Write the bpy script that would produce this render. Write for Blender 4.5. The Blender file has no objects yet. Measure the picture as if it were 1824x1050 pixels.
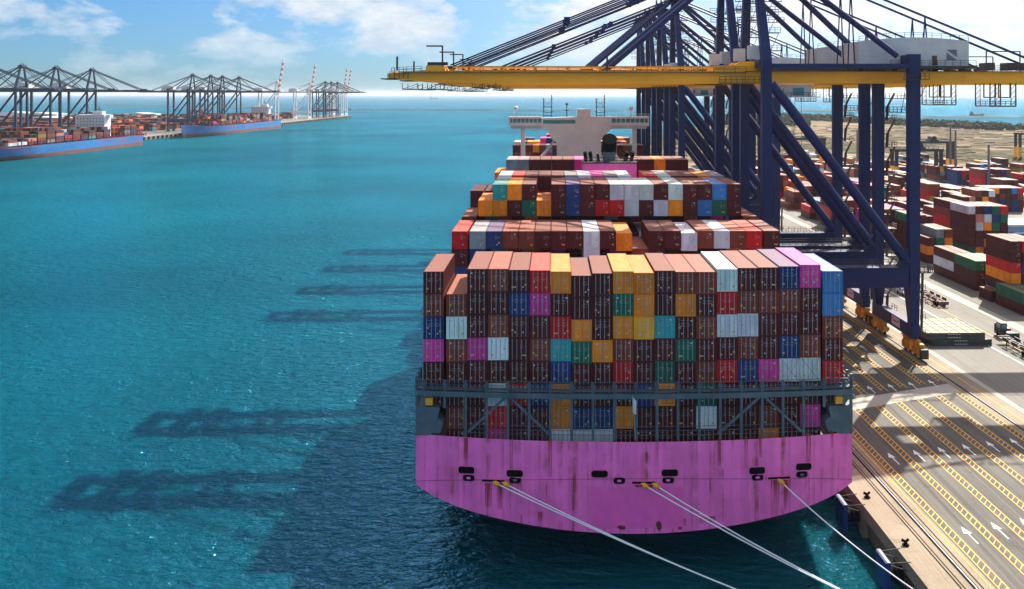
import bpy, math, random
from mathutils import Vector, Matrix

random.seed(11)
S = bpy.context.scene
COL = S.collection
R = math.radians

# ------------------------------------------------------------------ camera
CAM_H, F, CX, HY = 51.6, 1600.0, 1000.0, 168.0      # metres; photo pixels (1824 wide)
cd = bpy.data.cameras.new('camera')
cd.sensor_width = 36.0
cd.lens = 36.0 * F / 1824.0
cd.shift_x = -(CX - 912.0) / 1824.0
cd.shift_y = -(525.0 - HY) / 1824.0
cd.clip_start, cd.clip_end = 1.0, 90000.0
cam = bpy.data.objects.new('camera', cd)
cam.location = (0, 0, CAM_H)
cam.rotation_euler = (R(90), 0, 0)
COL.objects.link(cam)
S.camera = cam

# ------------------------------------------------------------------ sky and sun
SUN_AZ, SUN_EL = R(31), R(41.5)
w = bpy.data.worlds.new('World')
S.world = w
w.use_nodes = True
nt = w.node_tree
for n in list(nt.nodes):
    nt.nodes.remove(n)
def nd(t, typ, **kw):
    n = t.nodes.new(typ)
    for k, v in kw.items():
        if k == 'inp':
            for a, b in v.items():
                n.inputs[a].default_value = b
        else:
            setattr(n, k, v)
    return n
def ramp(t, src, stops):
    r = t.nodes.new('ShaderNodeValToRGB')
    e = r.color_ramp.elements
    e[0].position, e[0].color = stops[0][0], stops[0][1]
    e[1].position, e[1].color = stops[-1][0], stops[-1][1]
    for p, c in stops[1:-1]:
        q = e.new(p); q.color = c
    t.links.new(src, r.inputs[0])
    return r
def g4(v):
    return (v, v, v, 1)
sky = nd(nt, 'ShaderNodeTexSky', sky_type='NISHITA', sun_disc=False, sun_elevation=SUN_EL, sun_rotation=SUN_AZ,
         altitude=0.0, air_density=1.0, dust_density=0.6, ozone_density=3.0)
tint = nd(nt, 'ShaderNodeMix', data_type='RGBA', blend_type='MULTIPLY', inp={0: 1.0})
tint.inputs[7].default_value = (0.37, 0.72, 1.15, 1)
nt.links.new(sky.outputs[0], tint.inputs[6])
tc = nd(nt, 'ShaderNodeTexCoord')
sep = nd(nt, 'ShaderNodeSeparateXYZ')
nt.links.new(tc.outputs['Generated'], sep.inputs[0])
zz = nd(nt, 'ShaderNodeMath', operation='MAXIMUM', inp={1: 0.0}); nt.links.new(sep.outputs[2], zz.inputs[0])
mp = nd(nt, 'ShaderNodeMapping', inp={'Scale': (9.0, 9.0, 22.0), 'Location': (5.3, 1.7, 2.6)})
nt.links.new(tc.outputs['Generated'], mp.inputs[0])
cl = nd(nt, 'ShaderNodeTexNoise', inp={'Scale': 1.0, 'Detail': 9.0, 'Roughness': 0.60, 'Distortion': 0.15})
nt.links.new(mp.outputs[0], cl.inputs['Vector'])
cov = nd(nt, 'ShaderNodeMapRange', inp={1: 0.10, 2: 0.45, 3: 0.0, 4: 0.085}); nt.links.new(zz.outputs[0], cov.inputs[0])  # extra cloud cover above the view, added to make the ambient light neutral
cla = nd(nt, 'ShaderNodeMath', operation='ADD'); nt.links.new(cl.outputs[0], cla.inputs[0]); nt.links.new(cov.outputs[0], cla.inputs[1])
cr = ramp(nt, cla.outputs[0], [(0.45, g4(0)), (0.52, g4(0.55)), (0.59, g4(0.95))])
cl2 = nd(nt, 'ShaderNodeTexNoise', inp={'Scale': 2.7, 'Detail': 8.0, 'Roughness': 0.6})
nt.links.new(mp.outputs[0], cl2.inputs['Vector'])
ccol = ramp(nt, cl2.outputs[0], [(0.3, (4.6, 5.9, 7.2, 1)), (0.7, (8.2, 8.8, 9.4, 1))])
fade = nd(nt, 'ShaderNodeMapRange', inp={1: 0.015, 2: 0.07, 3: 0.25, 4: 1.0}); nt.links.new(zz.outputs[0], fade.inputs[0])
cf = nd(nt, 'ShaderNodeMath', operation='MULTIPLY'); nt.links.new(cr.outputs[0], cf.inputs[0]); nt.links.new(fade.outputs[0], cf.inputs[1])
cmix = nd(nt, 'ShaderNodeMix', data_type='RGBA')
nt.links.new(cf.outputs[0], cmix.inputs[0]); nt.links.new(tint.outputs[2], cmix.inputs[6]); nt.links.new(ccol.outputs[0], cmix.inputs[7])
dt = nd(nt, 'ShaderNodeVectorMath', operation='DOT_PRODUCT')
dt.inputs[1].default_value = (math.sin(SUN_AZ) * math.cos(SUN_EL), math.cos(SUN_AZ) * math.cos(SUN_EL), math.sin(SUN_EL))
nt.links.new(tc.outputs['Generated'], dt.inputs[0])
dm = nd(nt, 'ShaderNodeMath', operation='MAXIMUM', inp={1: 0.0}); nt.links.new(dt.outputs['Value'], dm.inputs[0])
dp = nd(nt, 'ShaderNodeMath', operation='POWER', inp={1: 7.0}); nt.links.new(dm.outputs[0], dp.inputs[0])
aur = nd(nt, 'ShaderNodeMix', data_type='RGBA', blend_type='ADD', inp={7: (0, 0, 0, 1)})
aur.inputs[7].default_value = (24.0, 16.5, 12.0, 1)
nt.links.new(dp.outputs[0], aur.inputs[0]); nt.links.new(cmix.outputs[2], aur.inputs[6])
bg = nd(nt, 'ShaderNodeBackground', inp={'Strength': 0.050})
nt.links.new(aur.outputs[2], bg.inputs[0])
wo = nd(nt, 'ShaderNodeOutputWorld'); nt.links.new(bg.outputs[0], wo.inputs[0])

sd = bpy.data.lights.new('sun', 'SUN')
sd.energy, sd.angle, sd.color = 5.0, R(0.53), (1.0, 0.93, 0.80)
sun = bpy.data.objects.new('sun', sd)
to_sun = Vector((math.sin(SUN_AZ) * math.cos(SUN_EL), math.cos(SUN_AZ) * math.cos(SUN_EL), math.sin(SUN_EL)))
sun.rotation_euler = to_sun.to_track_quat('Z', 'Y').to_euler()
sun.location = (200, 200, 300)
COL.objects.link(sun)
vs = S.view_settings
vs.view_transform, vs.look, vs.gamma, vs.use_curve_mapping, vs.exposure = 'Standard', 'None', 1.0, False, 1.1
S.cycles.use_denoising = True
S.cycles.max_bounces = 6

# ------------------------------------------------------------------ helpers
def P(px, py, z=0.0):
    """the point at height z that stands at photo position px, py"""
    Y = F * (CAM_H - z) / (py - HY)
    return Vector(((px - CX) * Y / F, Y, z))

class MB:
    def __init__(self):
        self.v, self.f, self.m, self.c = [], [], [], []
    def add(self, vs, fs, mi=0, col=None):
        b = len(self.v)
        self.v += [tuple(x) for x in vs]
        self.f += [tuple(i + b for i in f) for f in fs]
        self.m += [mi] * len(fs)
        if col is not None:
            self.c += [col] * len(vs)
    def box(self, x0, x1, y0, y1, z0, z1, mi=0, col=None):
        self.add([(x0,y0,z0),(x1,y0,z0),(x1,y1,z0),(x0,y1,z0),(x0,y0,z1),(x1,y0,z1),(x1,y1,z1),(x0,y1,z1)],
                 [(0,3,2,1),(4,5,6,7),(0,1,5,4),(1,2,6,5),(2,3,7,6),(3,0,4,7)], mi, col)
    def beam(self, p, q, wd, ht=None, mi=0, w2=None, h2=None):
        p, q = Vector(p), Vector(q)
        ht = wd if ht is None else ht
        w2 = wd if w2 is None else w2
        h2 = ht if h2 is None else h2
        d = (q - p).normalized()
        up = Vector((0, 0, 1)) if abs(d.z) < 0.95 else Vector((0, 1, 0))
        a = d.cross(up).normalized(); b = a.cross(d).normalized()
        vs = []
        for o, ww, hh in ((p, wd, ht), (q, w2, h2)):
            for sx, sy in ((-1,-1),(1,-1),(1,1),(-1,1)):
                vs.append(o + a * sx * ww / 2 + b * sy * hh / 2)
        self.add(vs, [(3,2,1,0),(4,5,6,7),(0,1,5,4),(1,2,6,5),(2,3,7,6),(3,0,4,7)], mi)
    def tube(self, p, q, r, n=8, mi=0, r2=None):
        p, q = Vector(p), Vector(q)
        r2 = r if r2 is None else r2
        d = (q - p).normalized()
        up = Vector((0, 0, 1)) if abs(d.z) < 0.95 else Vector((0, 1, 0))
        a = d.cross(up).normalized(); b = a.cross(d).normalized()
        vs = []
        for o, rr in ((p, r), (q, r2)):
            for i in range(n):
                t = 2 * math.pi * i / n
                vs.append(o + a * math.cos(t) * rr + b * math.sin(t) * rr)
        fs = [(i, (i + 1) % n, n + (i + 1) % n, n + i) for i in range(n)]
        fs += [tuple(range(n))[::-1], tuple(range(n, 2 * n))]
        self.add(vs, fs, mi)
    def path(self, pts, r, n=6, mi=0):
        pts = [Vector(p) for p in pts]
        vs = []
        for k, o in enumerate(pts):
            d = (pts[min(k + 1, len(pts) - 1)] - pts[max(k - 1, 0)]).normalized()
            up = Vector((0, 0, 1)) if abs(d.z) < 0.95 else Vector((0, 1, 0))
            a = d.cross(up).normalized(); b = a.cross(d).normalized()
            for i in range(n):
                t = 2 * math.pi * i / n
                vs.append(o + a * math.cos(t) * r + b * math.sin(t) * r)
        fs = []
        for k in range(len(pts) - 1):
            for i in range(n):
                fs.append((k*n + i, k*n + (i+1) % n, (k+1)*n + (i+1) % n, (k+1)*n + i))
        self.add(vs, fs, mi)
    def prism(self, poly, ax, a, b, mi=0):
        """poly of 2-D points extruded along axis ax ('x','y','z') from a to b"""
        def pt(u, v, t):
            return {'x': (t, u, v), 'y': (u, t, v), 'z': (u, v, t)}[ax]
        n = len(poly)
        vs = [pt(u, v, a) for u, v in poly] + [pt(u, v, b) for u, v in poly]
        fs = [(i, (i+1) % n, n + (i+1) % n, n + i) for i in range(n)] + [tuple(range(n))[::-1], tuple(range(n, 2*n))]
        self.add(vs, fs, mi)
    def rail(self, p, q, h=1.1, step=2.5, r=0.05, mi=0):
        p, q = Vector(p), Vector(q)
        L = (q - p).length
        k = max(1, int(round(L / step)))
        up = Vector((0, 0, h))
        for i in range(k + 1):
            o = p.lerp(q, i / k)
            self.beam(o, o + up, 2*r, mi=mi)
        self.beam(p + up, q + up, 2*r, mi=mi)
        self.beam(p + up * 0.55, q + up * 0.55, 1.6*r, mi=mi)
    def mesh(self, name, mats, smooth=None):
        me = bpy.data.meshes.new(name)
        me.from_pydata(self.v, [], self.f)
        for m in (mats if isinstance(mats, (list, tuple)) else [mats]):
            me.materials.append(m)
        me.polygons.foreach_set('material_index', self.m)
        if self.c:
            at = me.color_attributes.new('Col', 'FLOAT_COLOR', 'POINT')
            at.data.foreach_set('color', [x for c in self.c for x in (c[0], c[1], c[2], 1.0)])
        me.validate()
        me.update()
        if smooth:
            me.polygons.foreach_set('use_smooth', [True] * len(me.polygons))
            me.set_sharp_from_angle(angle=R(smooth))
        return me
    def obj(self, name, mats, parent=None, smooth=None):
        o = bpy.data.objects.new(name, self.mesh(name, mats, smooth))
        COL.objects.link(o)
        if parent:
            o.parent = parent
        return o

def tag(o, label=None, cat=None, group=None, kind=None):
    if label: 
        assert 4 <= len(label.split()) <= 16, (label, len(label.split()))
        o['label'] = label
    if cat: o['category'] = cat
    if group: o['group'] = group
    if kind: o['kind'] = kind
    return o
def empty(name, loc=(0,0,0), rz=0.0):
    o = bpy.data.objects.new(name, None)
    o.empty_display_size = 0.5
    COL.objects.link(o)
    o.location = loc; o.rotation_euler = (0, 0, rz)
    return o
def copy_tree(o, parent=None):
    c = o.copy(); COL.objects.link(c)
    if parent: c.parent = parent
    for ch in list(KIDS.get(o.name, o.children)):
        copy_tree(ch, c)
    return c
KIDS = {}

# ------------------------------------------------------------------ materials
def mat(name, col, rough=0.5, metal=0.0, var=0.0, vscale=1.0, stretch=(1,1,1), obj_col=False, attr=False, bump=0.0, bscale=3.0, spec=0.5, coord='Object'):
    m = bpy.data.materials.new(name)
    m.use_nodes = True
    t = m.node_tree
    b = t.nodes['Principled BSDF']
    b.inputs['Roughness'].default_value = rough
    b.inputs['Metallic'].default_value = metal
    b.inputs['Specular IOR Level'].default_value = spec
    c4 = (col[0], col[1], col[2], 1)
    src = None
    if obj_col:
        src = nd(t, 'ShaderNodeObjectInfo').outputs['Color']
    elif attr:
        src = nd(t, 'ShaderNodeAttribute', attribute_name='Col').outputs['Color']
    if var > 0:
        co = nd(t, 'ShaderNodeTexCoord')
        mpp = nd(t, 'ShaderNodeMapping', inp={'Scale': stretch})
        t.links.new(co.outputs[coord], mpp.inputs[0])
        vec = mpp.outputs[0]
        if obj_col:
            oi = nd(t, 'ShaderNodeObjectInfo')
            ad = nd(t, 'ShaderNodeVectorMath', operation='ADD')
            sc = nd(t, 'ShaderNodeMath', operation='MULTIPLY', inp={1: 137.0})
            t.links.new(oi.outputs['Random'], sc.inputs[0])
            t.links.new(vec, ad.inputs[0]); t.links.new(sc.outputs[0], ad.inputs[1])
            vec = ad.outputs[0]
        no = nd(t, 'ShaderNodeTexNoise', inp={'Scale': vscale, 'Detail': 6.0, 'Roughness': 0.6})
        t.links.new(vec, no.inputs['Vector'])
        rr = ramp(t, no.outputs[0], [(0.3, g4(1 - var)), (0.7, g4(1 + var * 0.6))])
        mx = nd(t, 'ShaderNodeMix', data_type='RGBA', blend_type='MULTIPLY', inp={0: 1.0})
        if src is not None: t.links.new(src, mx.inputs[6])
        else: mx.inputs[6].default_value = c4
        t.links.new(rr.outputs[0], mx.inputs[7])
        src = mx.outputs[2]
    if src is not None: t.links.new(src, b.inputs['Base Color'])
    else: b.inputs['Base Color'].default_value = c4
    if bump > 0:
        co = nd(t, 'ShaderNodeTexCoord')
        no = nd(t, 'ShaderNodeTexNoise', inp={'Scale': bscale, 'Detail': 4.0})
        t.links.new(co.outputs[coord], no.inputs['Vector'])
        bp = nd(t, 'ShaderNodeBump', inp={'Strength': bump, 'Distance': 0.1})
        t.links.new(no.outputs[0], bp.inputs['Height']); t.links.new(bp.outputs[0], b.inputs['Normal'])
    return m

M = {}
M['paint'] = mat('container_paint', (1,1,1), 0.55, var=0.28, vscale=0.55, stretch=(1.2,1.2,0.5), obj_col=True, spec=0.22)
def mix_salmon(m):
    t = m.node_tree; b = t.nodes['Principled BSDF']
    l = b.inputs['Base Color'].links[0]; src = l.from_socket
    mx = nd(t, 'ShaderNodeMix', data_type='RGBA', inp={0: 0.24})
    mx.inputs[7].default_value = (0.64, 0.31, 0.23, 1)  # salmon tone mixed into every roof colour
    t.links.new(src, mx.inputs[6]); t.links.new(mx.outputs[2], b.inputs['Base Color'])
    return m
M['roofpaint'] = mix_salmon(mat('salmon_mixed_roof_paint', (1,1,1), 0.65, var=0.35, vscale=0.8, stretch=(2.0,0.5,1), obj_col=True, spec=0.2))
M['stuffpaint'] = mat('yard_container_paint', (1,1,1), 0.6, var=0.22, vscale=0.35, attr=True, spec=0.3)
M['galv'] = mat('galvanised_steel', (0.34,0.35,0.38), 0.5, 0.2)
M['white'] = mat('white_lettering', (0.5,0.52,0.55), 0.6)
M['yellowst'] = mat('yellow_sticker', (0.75,0.36,0.02), 0.6)
M['navy'] = mat('crane_navy_paint', (0.009,0.020,0.098), 0.45, spec=0.25, var=0.22, vscale=0.25, bump=0.0)
M['navy_far'] = mat('crane_dark_blue_paint', (0.009,0.026,0.065), 0.5)
M['yellow'] = mat('boom_yellow_paint', (0.95,0.42,0.002), 0.45, var=0.16, vscale=0.5, stretch=(0.15,1,1))
M['bogieyel'] = mat('bogie_yellow_paint', (0.60,0.27,0.012), 0.5, var=0.5, vscale=0.9)
M['darksteel'] = mat('dark_steel', (0.022,0.024,0.030), 0.5, var=0.3)
M['black'] = mat('black_rubber', (0.004,0.004,0.005), 0.85, spec=0.1)
M['housewhite'] = mat('house_white_paint', (0.55,0.54,0.55), 0.5, var=0.12, vscale=0.4)
M['logogrey'] = mat('logo_grey', (0.12,0.12,0.16), 0.5)
M['shipwhite'] = mat('superstructure_white', (0.66,0.64,0.66), 0.5, var=0.12, vscale=0.2)
M['glass'] = mat('window_glass', (0.05,0.24,0.25), 0.08, spec=0.8)
M['shipgrey'] = mat('ship_blue_grey_steel', (0.075,0.115,0.15), 0.55, var=0.35, vscale=0.5)
M['deck'] = mat('ship_deck', (0.03,0.035,0.04), 0.7, var=0.3)
M['rope'] = mat('mooring_rope', (0.66,0.70,0.76), 0.8)
M['orange'] = mat('orange_red_paint', (0.50,0.09,0.03), 0.5)
M['redpaint'] = mat('red_paint', (0.33,0.03,0.025), 0.5)
M['blueplate'] = mat('fender_blue', (0.010,0.030,0.16), 0.5, var=0.3)
M['trailer'] = mat('trailer_red_brown', (0.14,0.045,0.04), 0.6, var=0.3)
M['flatrack'] = mat('flat_rack_steel', (0.045,0.050,0.048), 0.65, var=0.4, vscale=0.6)
M['flatdeck'] = mat('flat_rack_deck_wood', (0.42,0.36,0.27), 0.8, var=0.35, vscale=0.5)
M['mast'] = mat('light_mast_steel', (0.16,0.15,0.15), 0.6)
M['banner'] = mat('banner_vinyl', (0.85,0.66,0.72), 0.6)
M['rustysteel'] = mat('weathered_steel', (0.09,0.055,0.04), 0.6)
M['rust'] = mat('rusty_casing_stain', (0.12,0.035,0.02), 0.8, var=0.3)

def ground_mat(name, c1, c2, scale, streak=0.0, rough=0.85, speck=0.12, streak_dir=(6.0, 0.05, 1), lo=0.3):
    m = bpy.data.materials.new(name); m.use_nodes = True
    t = m.node_tree; b = t.nodes['Principled BSDF']
    b.inputs['Roughness'].default_value = rough
    b.inputs['Specular IOR Level'].default_value = 0.3
    co = nd(t, 'ShaderNodeTexCoord')
    n1 = nd(t, 'ShaderNodeTexNoise', inp={'Scale': scale, 'Detail': 8.0, 'Roughness': 0.62}); t.links.new(co.outputs['Object'], n1.inputs['Vector'])
    r1 = ramp(t, n1.outputs[0], [(lo, (*c1, 1)), (1 - lo, (*c2, 1))])
    n2 = nd(t, 'ShaderNodeTexNoise', inp={'Scale': 2.2, 'Detail': 5.0, 'Roughness': 0.8}); t.links.new(co.outputs['Object'], n2.inputs['Vector'])
    r2 = ramp(t, n2.outputs[0], [(0.3, g4(1 - speck)), (0.7, g4(1 + speck))])
    mx = nd(t, 'ShaderNodeMix', data_type='RGBA', blend_type='MULTIPLY', inp={0: 1.0})
    t.links.new(r1.outputs[0], mx.inputs[6]); t.links.new(r2.outputs[0], mx.inputs[7])
    out = mx.outputs[2]
    if streak > 0:
        mp2 = nd(t, 'ShaderNodeMapping', inp={'Scale': streak_dir, 'Rotation': (0, 0, -0.035)}); t.links.new(co.outputs['Object'], mp2.inputs[0])
        n3 = nd(t, 'ShaderNodeTexNoise', inp={'Scale': 0.35, 'Detail': 5.0, 'Roughness': 0.6}); t.links.new(mp2.outputs[0], n3.inputs['Vector'])
        r3 = ramp(t, n3.outputs[0], [(0.36, g4(1 - streak)), (0.6, g4(1.06))])
        m2 = nd(t, 'ShaderNodeMix', data_type='RGBA', blend_type='MULTIPLY', inp={0: 1.0})
        t.links.new(out, m2.inputs[6]); t.links.new(r3.outputs[0], m2.inputs[7]); out = m2.outputs[2]
    n5 = nd(t, 'ShaderNodeTexNoise', inp={'Scale': 0.16, 'Detail': 7.0, 'Roughness': 0.7}); t.links.new(co.outputs['Object'], n5.inputs['Vector'])
    r5 = ramp(t, n5.outputs[0], [(0.30, g4(0.62)), (0.42, g4(1.0))])
    m5 = nd(t, 'ShaderNodeMix', data_type='RGBA', blend_type='MULTIPLY', inp={0: 1.0})
    t.links.new(out, m5.inputs[6]); t.links.new(r5.outputs[0], m5.inputs[7]); out = m5.outputs[2]
    t.links.new(out, b.inputs['Base Color'])
    return m
M['asphalt'] = ground_mat('pavement_asphalt', (0.085,0.081,0.077), (0.135,0.127,0.115), 0.05, streak=0.42)
M['yard'] = ground_mat('yard_pavement', (0.145,0.137,0.125), (0.205,0.195,0.178), 0.03, streak=0.18)
M['concrete'] = ground_mat('quay_concrete', (0.22,0.175,0.125), (0.31,0.25,0.18), 0.12, streak=0.12)
M['kerbconc'] = ground_mat('pale_concrete', (0.34,0.31,0.27), (0.44,0.41,0.36), 0.2)
M['sand'] = ground_mat('dry_sand', (0.060,0.050,0.032), (0.165,0.118,0.080), 0.009, streak=0.35, streak_dir=(0.03, 0.16, 1), lo=0.42)
def terrain_mat():
    m = bpy.data.materials.new('sandy_scrubland'); m.use_nodes = True
    t = m.node_tree; b = t.nodes['Principled BSDF']; b.inputs['Roughness'].default_value = 0.95; b.inputs['Specular IOR Level'].default_value = 0.1
    co = nd(t, 'ShaderNodeTexCoord')
    def noise(scale, st, lo, hi):
        mp_ = nd(t, 'ShaderNodeMapping', inp={'Scale': st, 'Rotation': (0, 0, 0.3)}); t.links.new(co.outputs['Object'], mp_.inputs[0])
        n = nd(t, 'ShaderNodeTexNoise', inp={'Scale': scale, 'Detail': 8.0, 'Roughness': 0.65}); t.links.new(mp_.outputs[0], n.inputs['Vector'])
        return ramp(t, n.outputs[0], [(lo, g4(0)), (hi, g4(1))])
    a = noise(0.006, (0.7, 1.6, 1), 0.44, 0.56); c = noise(0.011, (0.5, 2.2, 1), 0.50, 0.62); d = noise(0.05, (0.5, 1.8, 1), 0.45, 0.65)
    m1 = nd(t, 'ShaderNodeMix', data_type='RGBA'); m1.inputs[6].default_value = (0.26, 0.19, 0.125, 1); m1.inputs[7].default_value = (0.105, 0.066, 0.040, 1); t.links.new(a.outputs[0], m1.inputs[0])
    m2 = nd(t, 'ShaderNodeMix', data_type='RGBA'); m2.inputs[7].default_value = (0.060, 0.058, 0.030, 1); t.links.new(c.outputs[0], m2.inputs[0]); t.links.new(m1.outputs[2], m2.inputs[6])
    m3 = nd(t, 'ShaderNodeMix', data_type='RGBA', blend_type='MULTIPLY'); m3.inputs[7].default_value = (0.6, 0.58, 0.54, 1); t.links.new(d.outputs[0], m3.inputs[0]); t.links.new(m2.outputs[2], m3.inputs[6])
    t.links.new(m3.outputs[2], b.inputs['Base Color'])
    return m
M['sand'] = terrain_mat()
M['yellowline'] = mat('yellow_road_paint', (0.80,0.40,0.008), 0.7, var=0.25, vscale=0.8)
M['whiteline'] = mat('white_road_paint', (0.70,0.70,0.68), 0.7, var=0.12, vscale=0.8)
M['rock'] = mat('breakwater_rock', (0.10,0.10,0.11), 0.9, var=0.3)
M['hill'] = mat('far_hill', (0.10,0.14,0.18), 0.9)

def water_mat():
    m = bpy.data.materials.new('sea_water'); m.use_nodes = True
    t = m.node_tree; b = t.nodes['Principled BSDF']
    b.inputs['Roughness'].default_value = 0.16
    b.inputs['IOR'].default_value = 1.33
    b.inputs['Specular IOR Level'].default_value = 0.0
    b.inputs['Subsurface Weight'].default_value = 0.85
    b.inputs['Subsurface Scale'].default_value = 9.0
    b.inputs['Subsurface Radius'].default_value = (0.6, 1.0, 1.0)
    co = nd(t, 'ShaderNodeTexCoord')
    n1 = nd(t, 'ShaderNodeTexNoise', inp={'Scale': 0.006, 'Detail': 4.0, 'Roughness': 0.5}); t.links.new(co.outputs['Object'], n1.inputs['Vector'])
    r1 = ramp(t, n1.outputs[0], [(0.3, (0.000, 0.034, 0.049, 1)), (0.7, (0.000, 0.082, 0.115, 1))])
    t.links.new(r1.outputs[0], b.inputs['Base Color'])
    prev = None
    for sc, st, di, strn in ((0.05, (1.0, 1.6, 1), 1.6, 0.5), (0.20, (1.0, 2.0, 1), 2.1, 1.0), (0.50, (1.0, 1.9, 1), 1.35, 1.0), (1.5, (1, 1.5, 1), 0.30, 1.0)):
        mpp = nd(t, 'ShaderNodeMapping', inp={'Scale': st, 'Rotation': (0, 0, 0.35)}); t.links.new(co.outputs['Object'], mpp.inputs[0])
        no = nd(t, 'ShaderNodeTexNoise', inp={'Scale': sc, 'Detail': 3.0, 'Roughness': 0.55, 'Distortion': 0.6}); t.links.new(mpp.outputs[0], no.inputs['Vector'])
        bp = nd(t, 'ShaderNodeBump', inp={'Strength': strn, 'Distance': di}); t.links.new(no.outputs[0], bp.inputs['Height'])
        if prev: t.links.new(prev.outputs[0], bp.inputs['Normal'])
        prev = bp
    t.links.new(prev.outputs[0], b.inputs['Normal'])
    gl = nd(t, 'ShaderNodeBsdfGlossy', inp={'Color': (0.23, 0.56, 0.90, 1), 'Roughness': 0.055}); t.links.new(prev.outputs[0], gl.inputs['Normal'])
    fr_ = nd(t, 'ShaderNodeFresnel', inp={'IOR': 1.33}); t.links.new(prev.outputs[0], fr_.inputs['Normal'])
    mxs = nd(t, 'ShaderNodeMixShader'); t.links.new(fr_.outputs[0], mxs.inputs[0]); t.links.new(b.outputs[0], mxs.inputs[1]); t.links.new(gl.outputs[0], mxs.inputs[2])
    t.links.new(mxs.outputs[0], t.nodes['Material Output'].inputs['Surface'])
    return m
M['water'] = water_mat()

def hull_mat(name, base, low):
    """paint with rust runs under the deck edge and the scuppers"""
    m = bpy.data.materials.new(name); m.use_nodes = True
    t = m.node_tree; b = t.nodes['Principled BSDF']
    b.inputs['Roughness'].default_value = 0.5
    co = nd(t, 'ShaderNodeTexCoord')
    n1 = nd(t, 'ShaderNodeTexNoise', inp={'Scale': 0.35, 'Detail': 7.0, 'Roughness': 0.6}); t.links.new(co.outputs['Object'], n1.inputs['Vector'])
    r1 = ramp(t, n1.outputs[0], [(0.3, (*[x * 0.82 for x in base], 1)), (0.7, (*[min(1, x * 1.12) for x in base], 1))])
    mp1 = nd(t, 'ShaderNodeMapping', inp={'Scale': (1.3, 0.02, 0.035)}); t.links.new(co.outputs['Object'], mp1.inputs[0])
    n2 = nd(t, 'ShaderNodeTexNoise', inp={'Scale': 1.0, 'Detail': 6.0, 'Roughness': 0.65}); t.links.new(mp1.outputs[0], n2.inputs['Vector'])
    r2 = ramp(t, n2.outputs[0], [(0.50, g4(0)), (0.66, g4(0.95))])
    n3 = nd(t, 'ShaderNodeTexNoise', inp={'Scale': 0.6, 'Detail': 5.0}); t.links.new(co.outputs['Object'], n3.inputs['Vector'])
    r3 = ramp(t, n3.outputs[0], [(0.38, g4(0)), (0.62, g4(1))])
    mm = nd(t, 'ShaderNodeMath', operation='MULTIPLY'); t.links.new(r2.outputs[0], mm.inputs[0]); t.links.new(r3.outputs[0], mm.inputs[1])
    mx = nd(t, 'ShaderNodeMix', data_type='RGBA')
    t.links.new(mm.outputs[0], mx.inputs[0]); t.links.new(r1.outputs[0], mx.inputs[6]); mx.inputs[7].default_value = (0.26, 0.045, 0.015, 1)
    # streaky pale and dark wash marks
    mp4 = nd(t, 'ShaderNodeMapping', inp={'Scale': (0.5, 0.02, 0.03)}); t.links.new(co.outputs['Object'], mp4.inputs[0])
    n4 = nd(t, 'ShaderNodeTexNoise', inp={'Scale': 2.2, 'Detail': 6.0}); t.links.new(mp4.outputs[0], n4.inputs['Vector'])
    r4 = ramp(t, n4.outputs[0], [(0.3, g4(0.86)), (0.7, g4(1.1))])
    m2 = nd(t, 'ShaderNodeMix', data_type='RGBA', blend_type='MULTIPLY', inp={0: 1.0})
    t.links.new(mx.outputs[2], m2.inputs[6]); t.links.new(r4.outputs[0], m2.inputs[7])
    t.links.new(m2.outputs[2], b.inputs['Base Color'])
    return m
M['pink'] = hull_mat('hull_magenta_paint', (0.98, 0.155, 0.53), 0)
M['pinkdeep'] = mat('hull_magenta_fresh_paint', (0.88,0.115,0.46), 0.5, var=0.12, vscale=0.8)
M['hulldark'] = mat('shaded_bottom_and_seam', (0.03,0.012,0.014), 0.6)  # shade under the stern put into the bottom colour; dark for the seam too
M['bluehull'] = hull_mat('hull_blue_paint', (0.0, 0.125, 0.36), 0)
M['boot'] = mat('boot_topping_red', (0.13,0.040,0.033), 0.6, var=0.4, vscale=0.1)

# ------------------------------------------------------------------ frames of reference
QT = -0.035                                   # cranes, rails and lanes lean this much to the left going away
QA = math.atan(-QT)                           # rotation about z
def ln(x_at_140, Y):
    return x_at_140 + QT * (Y - 140.0)
def edge_x(Y):
    return 38.0 - 0.022 * (Y - 105.0)
SHIP_T = -0.0094
SHIP_A = math.atan(-SHIP_T)
SHIP_O = Vector((8.7, 107.0, 0.0))
SHIP_M = Matrix.Translation(SHIP_O) @ Matrix.Rotation(SHIP_A, 4, 'Z')
WATER_Z = -4.0

# ------------------------------------------------------------------ sea and land
def flat(name, poly, z, m, kind='structure'):
    b = MB(); b.add([(x, y, z) for x, y in poly], [tuple(range(len(poly)))], 0)
    return tag(b.obj(name, m), kind=kind)
flat('sea', [(-40000, -600), (40000, -600), (40000, 60000), (-40000, 60000)], WATER_Z, M['water'])

def slab(name, poly, z0, z1, m):
    b = MB(); b.prism(poly, 'z', z0, z1, 0)
    return tag(b.obj(name, m), kind='structure')
land_poly = [(edge_x(30) + 0.6, 30), (900, 30), (1500, 900), (1050, 1180), (720, 1330), (585, 1860), (520, 2120), (330, 1900), (150, 1180), (60, 760), (edge_x(640) + 0.6, 640)]
slab('terrain', land_poly, -4.6, -0.05, M['sand'])
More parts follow.
